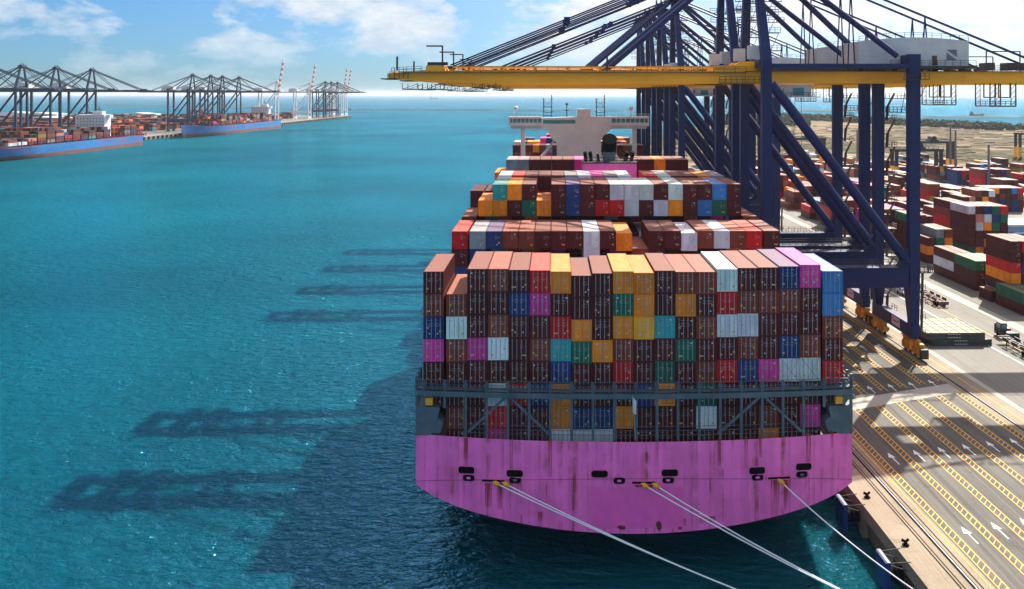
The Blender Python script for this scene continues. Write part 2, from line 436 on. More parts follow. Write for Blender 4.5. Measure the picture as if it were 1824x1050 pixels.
# quay pavement zones (sheets)
def strip(name, a0, a1, y0, y1, z, m, f0=None, f1=None):
    f0 = f0 or (lambda Y: ln(a0, Y)); f1 = f1 or (lambda Y: ln(a1, Y))
    return flat(name, [(f0(y0), y0), (f1(y0), y0), (f1(y1), y1), (f0(y1), y1)], z, m)
YEND = 640
strip('quay_pavement', 0, 330, 31, YEND, 0.0, M['yard'], f0=lambda Y: edge_x(Y) + 0.7)
strip('lane_pavement', 44.2, 69.6, 31, 600, 0.02, M['asphalt'], f0=lambda Y: ln(43.8, Y))
strip('apron_concrete', 0, 43.7, 31, 400, 0.02, M['concrete'], f0=lambda Y: edge_x(Y) + 0.72)
strip('rail_concrete', 69.7, 74.6, 31, 600, 0.02, M['concrete'])
strip('pale_strip', 101.6, 104.6, 31, 600, 0.02, M['kerbconc'])
strip('white_road_line', 89.0, 89.35, 31, 600, 0.03, M['whiteline'])
strip('yellow_road_line', 93.6, 93.8, 31, 600, 0.03, M['yellowline'])
strip('pale_edge_strip', 74.7, 75.9, 31, 600, 0.03, M['kerbconc'])
# the cross strip of pale concrete between the two lane fields
flat('cross_strip', [(ln(43.9, 146), 145.0), (ln(69.6, 150), 155.5), (ln(69.6, 160), 160.0), (ln(43.9, 150), 149.5)], 0.035, M['kerbconc'])

# quay cope and wall with piles
b = MB()
ys = [31 + i * 20.3 for i in range(31)]
for y0, y1 in zip(ys[:-1], ys[1:]):
    b.add([(edge_x(y0), y0, -1.5), (edge_x(y0)+0.7, y0, -1.5), (edge_x(y1)+0.7, y1, -1.5), (edge_x(y1), y1, -1.5),
           (edge_x(y0), y0, 0.06), (edge_x(y0)+0.7, y0, 0.06), (edge_x(y1)+0.7, y1, 0.06), (edge_x(y1), y1, 0.06)],
          [(0,3,2,1),(4,5,6,7),(0,1,5,4),(1,2,6,5),(2,3,7,6),(3,0,4,7)], 0)
tag(b.obj('quay_edge', M['concrete']), kind='structure')
b = MB()
for k in range(28):
    Y = 84 + k * 9.5
    x = edge_x(Y)
    b.box(x + 0.02, x + 0.58, Y, Y + 1.6, -4.5, -1.52)
tag(b.obj('quay_piles', M['concrete']), kind='structure')

# rails
def crane_rail(x140, nm='crane_rail'):
    b = MB()
    for dx, w2, z, mi in ((0, 0.55, 0.06, 0), (0, 0.10, 0.14, 1)):
        y0, y1 = 31, 420
        x0, x1 = ln(x140, y0) + dx, ln(x140, y1) + dx
        b.add([(x0-w2/2, y0, 0.025), (x0+w2/2, y0, 0.025), (x1+w2/2, y1, 0.025), (x1-w2/2, y1, 0.025),
               (x0-w2/2, y0, z), (x0+w2/2, y0, z), (x1+w2/2, y1, z), (x1-w2/2, y1, z)],
              [(0,3,2,1),(4,5,6,7),(0,1,5,4),(1,2,6,5),(2,3,7,6),(3,0,4,7)], mi)
    return tag(b.obj(nm, [M['black'], M['galv']]), kind='structure')
WS, LS = 41.65, 71.0
crane_rail(WS); crane_rail(LS)
b = MB()
for off, ww in ((-1.55, 0.16), (-1.15, 0.12), (0.75, 0.14)):
    y0, y1 = 31, 420
    b.add([(ln(WS+off, y0)-ww/2, y0, 0.045), (ln(WS+off, y0)+ww/2, y0, 0.045), (ln(WS+off, y1)+ww/2, y1, 0.045), (ln(WS+off, y1)-ww/2, y1, 0.045)], [(0,1,2,3)], 0)
tag(b.obj('cable_trench', M['black']), kind='structure')
strip('apron_yellow_line', 43.2, 43.35, 31, 400, 0.05, M['yellowline'])
strip('rail_yellow_line', 72.9, 73.05, 31, 400, 0.05, M['yellowline'])

# lane markings: ladders with slanting rungs, and arrows
for k in range(7):
    x0 = 43.95 + 4.08 * k
    wd = 1.15
    for ya, yb in ((72, 146 + 1.7 * k), (151 + 1.7 * k, 420)):
        b = MB()
        for off in (0, wd - 0.13):
            b.add([(ln(x0+off, ya), ya, 0.045), (ln(x0+off+0.13, ya), ya, 0.045), (ln(x0+off+0.13, yb), yb, 0.045), (ln(x0+off, yb), yb, 0.045)], [(0,1,2,3)])
        y = ya + 0.5
        while y < min(yb - 1.6, 330):
            b.add([(ln(x0+0.1, y), y, 0.048), (ln(x0+wd-0.1, y), y + 1.25, 0.048), (ln(x0+wd-0.1, y), y + 1.43, 0.048), (ln(x0+0.1, y), y + 0.18, 0.048)], [(0,1,2,3)])
            y += 1.12
        tag(b.obj('lane_marking', M['yellowline']), kind='structure')
arrow = MB()
arrow.add([(-0.09,0,0),(0.09,0,0),(0.09,2.5,0),(-0.09,2.5,0)], [(0,1,2,3)])
arrow.add([(-0.50,2.4,0),(0.50,2.4,0),(0,4.1,0)], [(0,1,2)])
ame = arrow.mesh('arrow_marking', M['whiteline'])
for k in range(6):
    for base in (103.0, 125.0, 152.5, 176.0, 200.0):
        Y = base + 1.1 * k
        o = bpy.data.objects.new('arrow_marking', ame); COL.objects.link(o)
        o.location = (ln(43.95 + 4.08 * k + 2.55, Y), Y, 0.05); o.rotation_euler = (0, 0, QA)
        tag(o, kind='structure')

# ------------------------------------------------------------------ shipping containers
PAL = {'M': ((0.080,0.010,0.014), 'dark maroon'), 'B': ((0.20,0.043,0.027), 'reddish brown'), 'O': ((0.82,0.24,0.008), 'orange'),
       'Y': ((0.80,0.36,0.02), 'yellow'), 'R': ((0.50,0.010,0.016), 'bright red'), 'N': ((0.012,0.042,0.17), 'navy blue'),
       'L': ((0.035,0.19,0.50), 'mid blue'), 'T': ((0.02,0.33,0.34), 'teal'), 'G': ((0.010,0.125,0.08), 'dark green'),
       'P': ((0.62,0.04,0.30), 'magenta pink'), 'W': ((0.60,0.68,0.73), 'white'), 'K': ((0.20,0.25,0.29), 'blue grey'),
       'S': ((0.55,0.20,0.14), 'salmon'), 'D': ((0.30,0.22,0.02), 'olive yellow')}
CL, CW, CH = 12.19, 2.438, 2.59
def container_body():
    b = MB()
    hw = CW / 2
    # corrugated long sides
    for s in (-1, 1):
        n = 44
        pts = []
        for i in range(n + 1):
            y = 0.16 + (CL - 0.32) * i / n
            pts.append((y, hw - 0.012 if (i // 1) % 2 == 0 else hw - 0.06))
        # trapezoid: flatten by repeating
        prof = []
        for i in range(len(pts) - 1):
            y0, a = pts[i]; y1, c = pts[i + 1]
            prof += [(y0, a), (y0 + (y1 - y0) * 0.6, a)]
        prof.append(pts[-1])
        vs, fs = [], []
        for (y, x) in prof:
            vs += [(s * x, y, 0.14), (s * x, y, CH - 0.06)]
        for i in range(len(prof) - 1):
            q = (2*i, 2*i+2, 2*i+3, 2*i+1)
            fs.append(q if s > 0 else q[::-1])
        b.add(vs, fs)
        b.box(min(s*hw, s*(hw-0.09)), max(s*hw, s*(hw-0.09)), 0.16, CL-0.16, 0.0, 0.15)
        b.box(min(s*hw, s*(hw-0.07)), max(s*hw, s*(hw-0.07)), 0.16, CL-0.16, CH-0.07, CH)
        for y0, y1 in ((0.0, 0.17), (CL-0.17, CL)):
            b.box(min(s*hw, s*(hw-0.13)), max(s*hw, s*(hw-0.13)), y0, y1, 0.0, CH)
    # roof with shallow transverse ribs
    n = 40
    vs, fs = [], []
    for i in range(n + 1):
        y = 0.1 + (CL - 0.2) * i / n
        z = CH - (0.035 if i % 2 else 0.012)
        vs += [(-hw + 0.06, y, z), (hw - 0.06, y, z)]
    for i in range(n):
        fs.append((2*i, 2*i+1, 2*i+3, 2*i+2))
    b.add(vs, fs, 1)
    # far end wall, header and sill at the door end, floor
    b.box(-hw + 0.1, hw - 0.1, CL - 0.10, CL - 0.05, 0.1, CH - 0.02)
    b.box(-hw + 0.12, hw - 0.12, 0.0, 0.12, 0.0, 0.16)
    b.box(-hw + 0.12, hw - 0.12, 0.0, 0.12, CH - 0.13, CH)
    b.box(-hw + 0.1, hw - 0.1, 0.1, CL - 0.1, 0.04, 0.10)
    return b
def container_door():
    b = MB()
    w2 = CW / 2 - 0.135
    b.box(0.008, w2, 0.05, 0.10, 0.17, CH - 0.14)
    for z0, z1 in ((0.22, 0.68), (0.78, 1.24), (1.34, 1.80), (1.90, CH - 0.19)):
        b.box(0.06, w2 - 0.06, 0.028, 0.055, z0, z1)
    return b
def container_bar(x):
    b = MB()
    b.tube((x, -0.005, 0.12), (x, -0.005, CH - 0.10), 0.034, 6)
    return b
def container_marks(v):
    b = MB()
    rnd = random.Random(v)
    y0, y1 = 0.010, 0.024
    for (z, n) in ((2.18, 1), (1.84, 2), (1.56, 2)):      # code and weight rows
        for k in range(n):
            x = 0.14; zz = z - k * 0.10
            for q in range(rnd.randint(3, 5)):
                l = rnd.uniform(0.03, 0.09)
                b.box(x, x + l, y0, y1, zz - 0.015, zz + 0.015, 0); x += l + 0.045
    if v % 2 == 0:
        b.box(0.40, 0.56, y0, y1, 0.55, 0.70, 0)
    x, z = rnd.choice(((0.62, 0.5), (0.60, 1.2), (0.66, 0.8)))
    if v % 3 != 2: b.box(x, x + 0.26, y0, y1, z, z + 0.2, 1)
    b.add([(0.70, y0, 1.62), (0.88, y0, 1.62), (0.79, y0, 1.79)], [(0, 1, 2)], 1)
    if v % 4 == 1: b.box(0.60, 0.84, y0, y1, 2.02, 2.2, 0)
    return b
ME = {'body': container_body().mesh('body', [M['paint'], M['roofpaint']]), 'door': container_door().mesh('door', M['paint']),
      'bar0': container_bar(0.26).mesh('locking_bar', M['galv']), 'bar1': container_bar(0.82).mesh('locking_bar', M['galv'])}
MARKS = [container_marks(v).mesh('code_marking', [M['white'], M['yellowst']]) for v in range(8)]
def ob(name, me, parent=None):
    o = bpy.data.objects.new(name, me); COL.objects.link(o)
    if parent: o.parent = parent
    return o
N_CONT = [0]
USED_LABELS = set()
def container(loc, rz, code, label, group, detail=2, h=CH, length=CL, reverse=False):
    c, word = PAL[code]
    rnd = random.uniform(0.82, 1.15)
    col = (c[0]*rnd, c[1]*rnd*random.uniform(0.9,1.1), c[2]*rnd, 1)
    root = empty('shipping_container', loc, rz)
    root.scale = (1, length / CL, h / CH)
    assert label not in USED_LABELS, label
    USED_LABELS.add(label)
    tag(root, label, 'container', group)
    N_CONT[0] += 1
    bd = ob('body', ME['body'], root); bd.color = col
    for s in (1, -1):
        d = ob('door', ME['door'], root); d.color = col
        if s < 0:
            d.scale = (-1, 1, 1)
        if detail >= 2:
            ob('locking_bar', ME['bar0'], d); ob('locking_bar', ME['bar1'], d)
        if s > 0 and detail >= 1:
            ob('code_marking', random.choice(MARKS), d)
        elif s < 0 and detail >= 2 and random.random() < 0.85:
            mk = ob('code_marking', random.choice(MARKS), d)
    return root
stuff = MB()
STUFF_W = [('M', 40), ('B', 26), ('O', 8), ('R', 6), ('N', 6), ('L', 2), ('T', 2), ('G', 4), ('P', 2), ('W', 3), ('K', 5), ('S', 3), ('D', 3)]
def rcode():
    return random.choices([a for a, _ in STUFF_W], [b for _, b in STUFF_W])[0]
def stuff_box(mtx, x0, x1, y0, y1, z0, z1, code=None, k0=1.0):
    c = PAL[code or rcode()][0]
    k = random.uniform(0.85, 1.2) * k0
    vs = [mtx @ Vector(v) for v in ((x0,y0,z0),(x1,y0,z0),(x1,y1,z0),(x0,y1,z0),(x0,y0,z1),(x1,y0,z1),(x1,y1,z1),(x0,y1,z1))]
    stuff.add(vs, [(4,5,6,7),(0,1,5,4),(1,2,6,5),(2,3,7,6),(3,0,4,7)], 0, (c[0]*k, c[1]*k, c[2]*k))

ORD = ['first','second','third','fourth','fifth','sixth','seventh','eighth','ninth','tenth','eleventh','twelfth','thirteenth','fourteenth',
       'fifteenth','sixteenth','seventeenth','eighteenth','nineteenth','twentieth']
TIER = ['topmost','second from top','third from top','fourth from top','fifth from top','sixth from top','seventh from top','lowest']
def ship_loc(p, s, z):
    return SHIP_M @ Vector((p, s, z))
def colx(c):
    return (c - 9.5) * 2.503 + (-0.25 if c == 0 else 0.2 if c == 19 else 0)
# stern bay: rows top to bottom, twenty columns from the water side
STERN = ["M.MBMROMMOOMBBWMMNPL",
         "BBMMNPMMMGOMOMRBBBML",
         "NWMBMMROMOYTMBWWMMMB",
         "PBPWMBTGOBMMGMMBMNBM",
         "MMMMMMNMMRMGMBRNPWWR",
         "MMMWRNOMMMNOMGMMMMMM",
         ".BMRMMONNOMMMWMMBMP.",
         ".MMPMMWWWMMMMMMMOMM."]
TOPH = [3,3,4,4,3.6,3.4,3,1.3,2.2,3,2.4,3.2,2.7,2.7,3.8,4.2,4.4,4.8,5.4,2.9]
DECK_Z = 8.7
for c in range(20):
    th = (8 * CH + TOPH[c] * 0.31) / 8
    for r in range(8):
        code = STERN[r][c]
        if code == '.': continue
        tier_from_deck = 7 - r
        z = DECK_Z + tier_from_deck * th
        lab = f"{PAL[code][1]} container, {ORD[c]} column from the water side, {TIER[r]} in the stern stack"
        container(ship_loc(colx(c), 0.9, z), SHIP_A, code, lab, 'containers stacked at the stern of the pink ship', 2, th - 0.035)
# second bay
TH = 2.735
B2 = "RKNBBMMMWMO.MMWBWBRM"
for c in range(20):
    code = B2[c]
    if code != '.':
        container(ship_loc(colx(c), 31, DECK_Z + 7*TH - (0.35 if c in (10, 14) else 0)), SHIP_A, code,
                  f"{PAL[code][1]} container, {ORD[c]} column from the water side, topmost in the second ship bay", 'containers in the second bay of the pink ship', 1, TH - 0.03)
for c, code in ((0,'M'), (1,'N'), (11,'B'), (12,'M'), (8,'W')):
    container(ship_loc(colx(c), 31, DECK_Z + 6*TH), SHIP_A, code,
              f"{PAL[code][1]} container, {ORD[c]} column from the water side, under the top tier of second bay", 'containers in the second bay of the pink ship', 1, TH - 0.03)
# third bay
z3 = 30.75
B3A = "BOOMGOMNMRRWMWOMLGMB"
B3B = "..TOM.MNMMWWWMWMMLM."
for c in range(20):
    code = B3A[c]
    z = z3 if 0 < c < 19 else z3 - TH
    container(ship_loc(colx(c), 46.5, z), SHIP_A, code,
              f"{PAL[code][1]} container, {ORD[c]} column from the water side, lower tier of the third ship bay", 'containers in the third bay of the pink ship', 1, TH - 0.03)
    code = B3B[c]
    if code != '.':
        container(ship_loc(colx(c), 46.5, z3 + TH), SHIP_A, code,
                  f"{PAL[code][1]} container, {ORD[c]} column from the water side, upper tier of the third ship bay", 'containers in the third bay of the pink ship', 1, TH - 0.03)
B4 = "..WRMMMKWPKW.RWMMOK."
B5 = "..KKMMMMP.BBMMMOMM.."
for c in range(20):
    if B4[c] != '.':
        container(ship_loc(colx(c), 62, z3 + TH), SHIP_A, B4[c],
                  f"{PAL[B4[c]][1]} container, {ORD[c]} column from the water side, fourth ship bay beside the funnel casing", 'containers in the fourth bay of the pink ship', 0, TH - 0.03)
    if B5[c] != '.' and not 9 < c < 13:
        container(ship_loc(colx(c), 90, z3 + TH + 1.0), SHIP_A, B5[c],
                  f"{PAL[B5[c]][1]} container, {ORD[c]} column from the water side, fifth ship bay below the bridge", 'containers in the fifth bay of the pink ship', 0, TH - 0.03)
# the lower tiers that carry those, and the bays forward, read as one mass
def fill_bay(s, z_top, cmin=0, cmax=19, two=True, jig=0.0, skip=()):
    for c in range(cmin, cmax + 1):
        if c in skip: continue
        zt = z_top - TH * (random.choice((0, 0, 0, 1, 2)) if jig else 0)
        z = zt
        k = 0
        while z - TH > DECK_Z and k < 4:
            stuff_box(SHIP_M, colx(c)-1.21, colx(c)+1.21, s, s + 12.18, z - TH, z - 0.02)
            z -= TH; k += 1
        stuff_box(SHIP_M, colx(c)-1.21, colx(c)+1.21, s, s + 12.18, DECK_Z, z - 0.02)
fill_bay(15.2, 20.0, 0, 19)
fill_bay(31, DECK_Z + 6*TH - 0.02, 0, 19)
fill_bay(46.5, z3 - TH - 0.02); fill_bay(62, z3 + TH - 0.02, 0, 19)
fill_bay(90, z3 + TH + 0.98, 1, 18, skip=(9, 10, 11, 12))
fill_bay(90, z3 - 1.2, 9, 9)
for i, s in enumerate((105, 120, 135, 150, 165, 180, 195, 210)):
    fill_bay(s, 27.5, 0, 19, jig=1)
for i, (s, zt) in enumerate(((239, 31.9), (254, 32.5), (269, 33.2), (284, 34.0), (299, 33.0))):
    n = (0, 0, 1, 3, 5)[i]
    fill_bay(s, zt, n, 19 - n, jig=1 if i else 0)

# ------------------------------------------------------------------ the pink ship
ship = empty('container_ship', SHIP_O, SHIP_A)
tag(ship, 'magenta pink container ship moored at the quay, seen from its stern', 'ship')
HB = 26.0
def z_under(t):
    return 0.15 + 4.0 * t * t + 1.1 * abs(t) ** 10
ZTOP = 11.25
NT = 48
def bulge(t): return -1.9 * (1 - abs(t) ** 2.2)
# hull shell: transom + sides
b = MB()
vs, fs = [], []
NR = 10
for i in range(NT + 1):
    t = -1 + 2 * i / NT
    for k in range(NR + 1):
        a = k / NR
        z = z_under(t) * (1 - a) + (ZTOP - 0.35 * (1 - t * t)) * a
        vs.append((HB * t, bulge(t) + 0.0, z))
for i in range(NT):
    for k in range(NR):
        a = i * (NR + 1) + k
        fs.append((a, a + NR + 1, a + NR + 2, a + 1))
b.add(vs, fs)
ST = [0, 8, 20, 40, 120, 200, 270, 300, 320, 335, 346]
def half(s):
    return HB if s < 268 else HB * math.sqrt(max(0.002, 1 - ((s - 268) / 79.0) ** 2))
def zs(s):                                   # lower edge of the side shell
    return max(-4.6, z_under(1) - (z_under(1) + 4.6) * min(1, s / 45.0) ** 1.0)
for sgn in (-1, 1):
    for s0, s1 in zip(ST[:-1], ST[1:]):
        q = [(sgn*half(s0), s0, zs(s0)), (sgn*half(s1), s1, zs(s1)), (sgn*half(s1), s1, ZTOP), (sgn*half(s0), s0, ZTOP)]
        b.add(q, [(0,1,2,3) if sgn > 0 else (3,2,1,0)])
b.obj('hull', M['pink'], ship, smooth=40)
# under-stern counter and bottom
b = MB()
vs, fs = [], []
SB = [0, 6, 14, 25, 45, 268, 300, 325, 346]
for s in SB:
    k = min(1, s / 45.0)
    for i in range(NT + 1):
        t = -1 + 2 * i / NT
        z = z_under(t) * (1 - k ** 0.8) + (-4.6) * k ** 0.8 if s else z_under(t)
        if abs(t) == 1: z = zs(s)
        vs.append((half(s) * t, (bulge(t) if s == 0 else s), z))
for j in range(len(SB) - 1):
    for i in range(NT):
        a = j * (NT + 1) + i
        fs.append((a, a + NT + 1, a + NT + 2, a + 1))
b.add(vs, fs)
b.obj('counter', M['hulldark'], ship, smooth=40)
b = MB()
dv = [(-half(s), s, DECK_Z - 0.1) for s in ST[1:]] + [(half(s), s, DECK_Z - 0.1) for s in ST[1:]][::-1]
dv = [(-25.8, 0.2, DECK_Z - 0.1)] + dv + [(25.8, 0.2, DECK_Z - 0.1)]
dv = dv + [(HB*0.985*t, bulge(t) + 0.15, DECK_Z - 0.1) for t in (0.8, 0.5, 0.2, -0.2, -0.5, -0.8)]
b.add(dv, [tuple(range(len(dv)))[::-1]])
b.obj('deck', M['deck'], ship)
# transom fresh-paint patch over the old name, rust spots
def on_transom(px, py):
    """ship coordinates of a photo position on the transom"""
    p = 0.0
    s = 0.0
    for _ in range(6):
        wpt = SHIP_M @ Vector((p, s, 0))
        X = (px - CX) * wpt.y / F
        p += X - wpt.x
        s = bulge(max(-1, min(1, p / HB)))
    wpt = SHIP_M @ Vector((p, s, 0))
    return p, s, CAM_H - (py - HY) * wpt.y / F
def transom_patch(name, x0, x1, y0, y1, m, off, n=8, nz=1):
    b = MB(); vs, fs = [], []
    for i in range(n + 1):
        px = x0 + (x1 - x0) * i / n
        for py in (y1, y0):
            p, s, z = on_transom(px, py)
            vs.append((p, s - off, z))
    for i in range(n): fs.append((2*i, 2*i+2, 2*i+3, 2*i+1))
    b.add(vs, fs)
    return b.obj(name, m, ship)
transom_patch('fresh_paint_patch', 1052, 1217, 868, 941, M['pinkdeep'], 0.03)
for (x0, x1, y0, y1) in ((1167,1180,926,945), (1206,1216,938,944), (1098,1118,935,944)):
    b = MB(); vs = []
    for k in range(12):
        a = 2 * math.pi * k / 12
        p, s_, z = on_transom((x0+x1)/2 + (x1-x0)/2 * math.cos(a) * random.uniform(0.5, 1.1), (y0+y1)/2 + (y1-y0)/2 * math.sin(a) * random.uniform(0.6, 1.15))
        vs.append((p, s_ - 0.05, z))
    b.add(vs, [tuple(range(12))[::-1]])
    b.obj('rust_patch', M['rust'], ship)
rm = bpy.data.materials.new('rust_run'); rm.use_nodes = True
t = rm.node_tree; pb_ = t.nodes['Principled BSDF']
pb_.inputs['Base Color'].default_value = (0.34, 0.040, 0.02, 1); pb_.inputs['Roughness'].default_value = 0.8
co = nd(t, 'ShaderNodeTexCoord'); mp5 = nd(t, 'ShaderNodeMapping', inp={'Scale': (1.6, 0.02, 0.08)})
t.links.new(co.outputs['Object'], mp5.inputs[0])
nn_ = nd(t, 'ShaderNodeTexNoise', inp={'Scale': 1.6, 'Detail': 5.0}); t.links.new(mp5.outputs[0], nn_.inputs['Vector'])
rr_ = ramp(t, nn_.outputs[0], [(0.34, g4(0)), (0.56, g4(1))])
sx = nd(t, 'ShaderNodeSeparateXYZ'); t.links.new(co.outputs['Generated'], sx.inputs[0])
fz = nd(t, 'ShaderNodeMapRange', inp={1: 0.0, 2: 1.0, 3: 0.2, 4: 0.95}); t.links.new(sx.outputs[2], fz.inputs[0])
ml = nd(t, 'ShaderNodeMath', operation='MULTIPLY'); t.links.new(rr_.outputs[0], ml.inputs[0]); t.links.new(fz.outputs[0], ml.inputs[1])
t.links.new(ml.outputs[0], pb_.inputs['Alpha'])
for x0, x1, y0, y1 in ((864, 876, 861, 903), (885, 896, 861, 908), (1131, 1146, 863, 900), (1152, 1166, 863, 905), (1373, 1388, 855, 925), (1396, 1408, 853, 910),
                       (826, 834, 780, 836), (908, 914, 782, 840), (977, 983, 782, 850), (1278, 1284, 780, 830), (1326, 1332, 778, 835), (1436, 1444, 771, 828), (1352, 1358, 775, 815), (1480, 1484, 768, 800), (1086, 1132, 922, 940), (1166, 1181, 905, 940), (1205, 1222, 924, 937), (1245, 1275, 920, 933), (958, 966, 912, 930)):
    transom_patch('rust_run', x0, x1, y0, y1, rm, 0.025, 3)
b = MB()
pts = []
for i in range(49):
    t = -1 + 2 * i / 48
    pts.append((HB * t, bulge(t) - 0.02, 6.35 + 0.25 * math.cos(t * 3.0) - 0.5 * abs(t) ** 6))
b.path(pts, 0.02, 4)
b.obj('weld_seam', M['hulldark'], ship)
# mooring ports: shade of the openings painted as black plates, with a raised rim
def rounded(w2, h2, r, n=5):
    pts = []
    for cx, cy, a0 in ((w2-r, h2-r, 0), (-w2+r, h2-r, 90), (-w2+r, -h2+r, 180), (w2-r, -h2+r, 270)):
        for i in range(n + 1):
            a = R(a0 + 90 * i / n)
            pts.append((cx + r * math.cos(a), cy + r * math.sin(a)))
    return pts
def port(name, px, py, wpx, hpx, r=0.3, inner=None):
    p, s, z = on_transom(px, py)
    w2, h2 = wpx * 0.0665 / 2, hpx * 0.0665 / 2
    r = min(r, h2 * 0.98)
    b = MB()
    pts = rounded(w2, h2, r)
    # tilt with the transom curve
    ang = math.atan2(bulge((p + 0.5) / HB) - bulge((p - 0.5) / HB), 1.0)
    rim = rounded(w2 + 0.09, h2 + 0.09, r + 0.05)
    b.prism(pts, 'y', -0.10, 0.3, 0)
    n = len(pts)
    vs = [(x, -0.09, y) for x, y in rim] + [(x, -0.14, y) for x, y in rim] + [(x, -0.14, y) for x, y in pts]
    fs = [(i, (i+1) % n, n + (i+1) % n, n + i) for i in range(n)] + [(n + i, n + (i+1) % n, 2*n + (i+1) % n, 2*n + i) for i in range(n)]
    b.add(vs, fs, 1)
    if inner:
        b.add([(x * 0.42, -0.16, y * 0.5) for x, y in pts], [tuple(range(n))[::-1]], 2)
    o = b.obj(name, [M['black'], M['pink'] if not inner else M['black'], M['pink'] if inner == 1 else M['shipgrey']], ship)
    o.location = (p, s, z); o.rotation_euler = (0, 0, ang)
    return o
for x, y in ((831,837),(917,843),(1068,844),(1193,842),(1348,838),(1431,831)):
    port('mooring_port', x, y, 29, 12.5)
for x, y, k in ((835,851,1),(917.5,855,2),(1103,856,1),(1190,855,1),(1349,850,1),(1428,845,2)):
    port('fairlead', x, y, 18, 8, 0.6, k)
for x, y in ((879,856),(1146,859.5),(1387,851)):
    port('roller_fairlead', x, y, 41, 4.0, 0.3)
# grey raised bulwarks at the two stern corners
for sgn in (-1, 1):
    b = MB()
    x0, x1 = (HB - 2.7) * sgn, HB * sgn
    b.prism([(x0 + sgn*0.9, ZTOP - 0.1), (x1, ZTOP - 0.1), (x1, 14.6), (x0 - sgn*0.15, 14.4), (x0, 13.4)], 'y', -0.25, 6.0)
    b.prism([(x0 - sgn*0.2, 11.4), (x0 + sgn*1.0, 11.4), (x0, 13.2), (x0 - sgn*0.6, 12.6)], 'y', -0.27, 5.5, 0)
    b.obj('bulwark', [M['shipgrey'], M['darksteel']], ship)
    g = MB()
    for y in (0.1, 1.6, 3.2):
        g.beam((HB*sgn*0.996, y, 14.5), (HB*sgn*0.996, y, 18.2), 0.28)
        g.beam(((HB-1.9)*sgn, y, 14.5), ((HB-1.9)*sgn, y, 17.2), 0.2)
    g.rail((HB*sgn*0.995, -0.1, 16.6), (HB*sgn*0.995, 4, 16.6), 1.1, 1.0, 0.04)
    g.rail(((HB-2.6)*sgn, -0.2, 16.6), (HB*sgn, -0.2, 16.6), 1.1, 0.8, 0.04)
    g.obj('side_ladder_frame', M['shipgrey'], ship)
    g = MB(); g.box(HB*sgn - sgn*0.2 - 0.5, HB*sgn - sgn*0.2 + 0.5, -0.5, 0.3, 14.65, 15.5)
    g.obj('locker', M['yellowst'], ship).location = (-1.3*sgn, 0.4, 0)
# lashing frame across the stern
def bb(p): return bulge(p / HB) * 0.80
for c in range(21):
    p = (c - 10) * 2.503
    b = MB()
    b.beam((p, bb(p)+0.1, DECK_Z + 2.2 if 2 <= c <= 18 else 14.4), (p, bb(p)+0.1, 17.7), 0.30, 0.30)
    b.box(p-0.24, p+0.24, bb(p)-0.12, bb(p)+0.32, 16.95, 17.4)
    b.obj('post', M['shipgrey'], ship)
b = MB()
n = 40
for i in range(n):
    p0, p1 = -26 + 52 * i / n, -26 + 52 * (i + 1) / n
    b.beam((p0, bb(p0)+0.02, 16.15), (p1, bb(p1)+0.02, 16.15), 0.5, 0.62)
    b.beam((p0, bb(p0)+0.3, 16.7), (p1, bb(p1)+0.3, 16.7), 0.9, 0.08)
b.obj('cross_beam', M['shipgrey'], ship)
b = MB()
for i in range(n):
    p0, p1 = -26 + 52 * i / n, -26 + 52 * (i + 1) / n
    for z, r in ((17.25, 0.05), (17.8, 0.05)):
        b.beam((p0, bb(p0)-0.15, z), (p1, bb(p1)-0.15, z), r)
    b.beam((p0, bb(p0)-0.15, 16.65), (p0, bb(p0)-0.15, 17.8), 0.06)
    if abs(p0) < 22:
        for z in (11.6, 12.1, 12.6):
            b.beam((p0, bulge(p0/HB)+0.25, z), (p1, bulge(p1/HB)+0.25, z), 0.05)
b.obj('railing', M['shipgrey'], ship)
for c0, c1 in ((2.1, 3.95), (5.95, 4.05), (13.9, 15.95), (17.9, 16.05)):
    p0, p1 = (c0 - 10) * 2.503, (c1 - 10) * 2.503
    b = MB()
    b.beam((p0, bb(p0)+0.1, 11.6), (p1, bb(p1)+0.1, 16.0), 0.28, 0.28)
    b.obj('brace', M['shipgrey'], ship)
for c in range(20):
    th = (8 * CH + TOPH[c] * 0.31) / 8
    zt = DECK_Z + 4 * th
    b = MB()
    p0, p1 = (c - 10) * 2.503 + 0.15, (c - 9) * 2.503 - 0.15
    b.tube((p0, bb(p0)+0.3, 17.0), (p1, 0.84, zt), 0.02, 4)
    if random.random() < 0.75:
        b.tube((p1, bb(p1)+0.3, 17.0), (p0, 0.82, zt), 0.02, 4)
    b.obj('lashing_rod', M['rustysteel'], ship)
# funnel casing
fc = MB()
fc.prism([(-3.6, 25), (7.8, 25), (7.65, 37.2), (-3.45, 37.2)], 'y', 79.5, 88.5)
fco = fc.obj('funnel_casing', M['pinkdeep'], ship)
for x in (-1.5, 0.5, 3.8, 5.8):
    b = MB(); b.box(x - 0.55, x + 0.55, 79.44, 79.52, 33.2, 34.7)
    b.obj('vent_panel', M['redpaint'], fco)
b = MB()
b.tube((2.2, 83.5, 37.2), (2.2, 83.5, 40.0), 1.35, 16, 1)
b.tube((2.2, 84.6, 39.0), (2.2, 81.6, 42.2), 1.55, 20, 0)
for x in (-2.7, -1.6, 0.0, 5.6, 6.8):
    b.tube((x, 83, 37.2), (x + (0.35 if x > 3 else -0.3), 82.2, 39.4 - 0.5 * (x == 0.0)), 0.4 if x else 0.28, 10, 0)
b.obj('exhaust_pipe', [M['black'], M['shipgrey']], ship, smooth=50)
b = MB(); b.box(-3.6, 7.9, 79.3, 88.7, 37.2, 37.45); b.rail((-3.5, 79.4, 37.4), (7.8, 79.4, 37.4), 1.0, 1.4, 0.05)
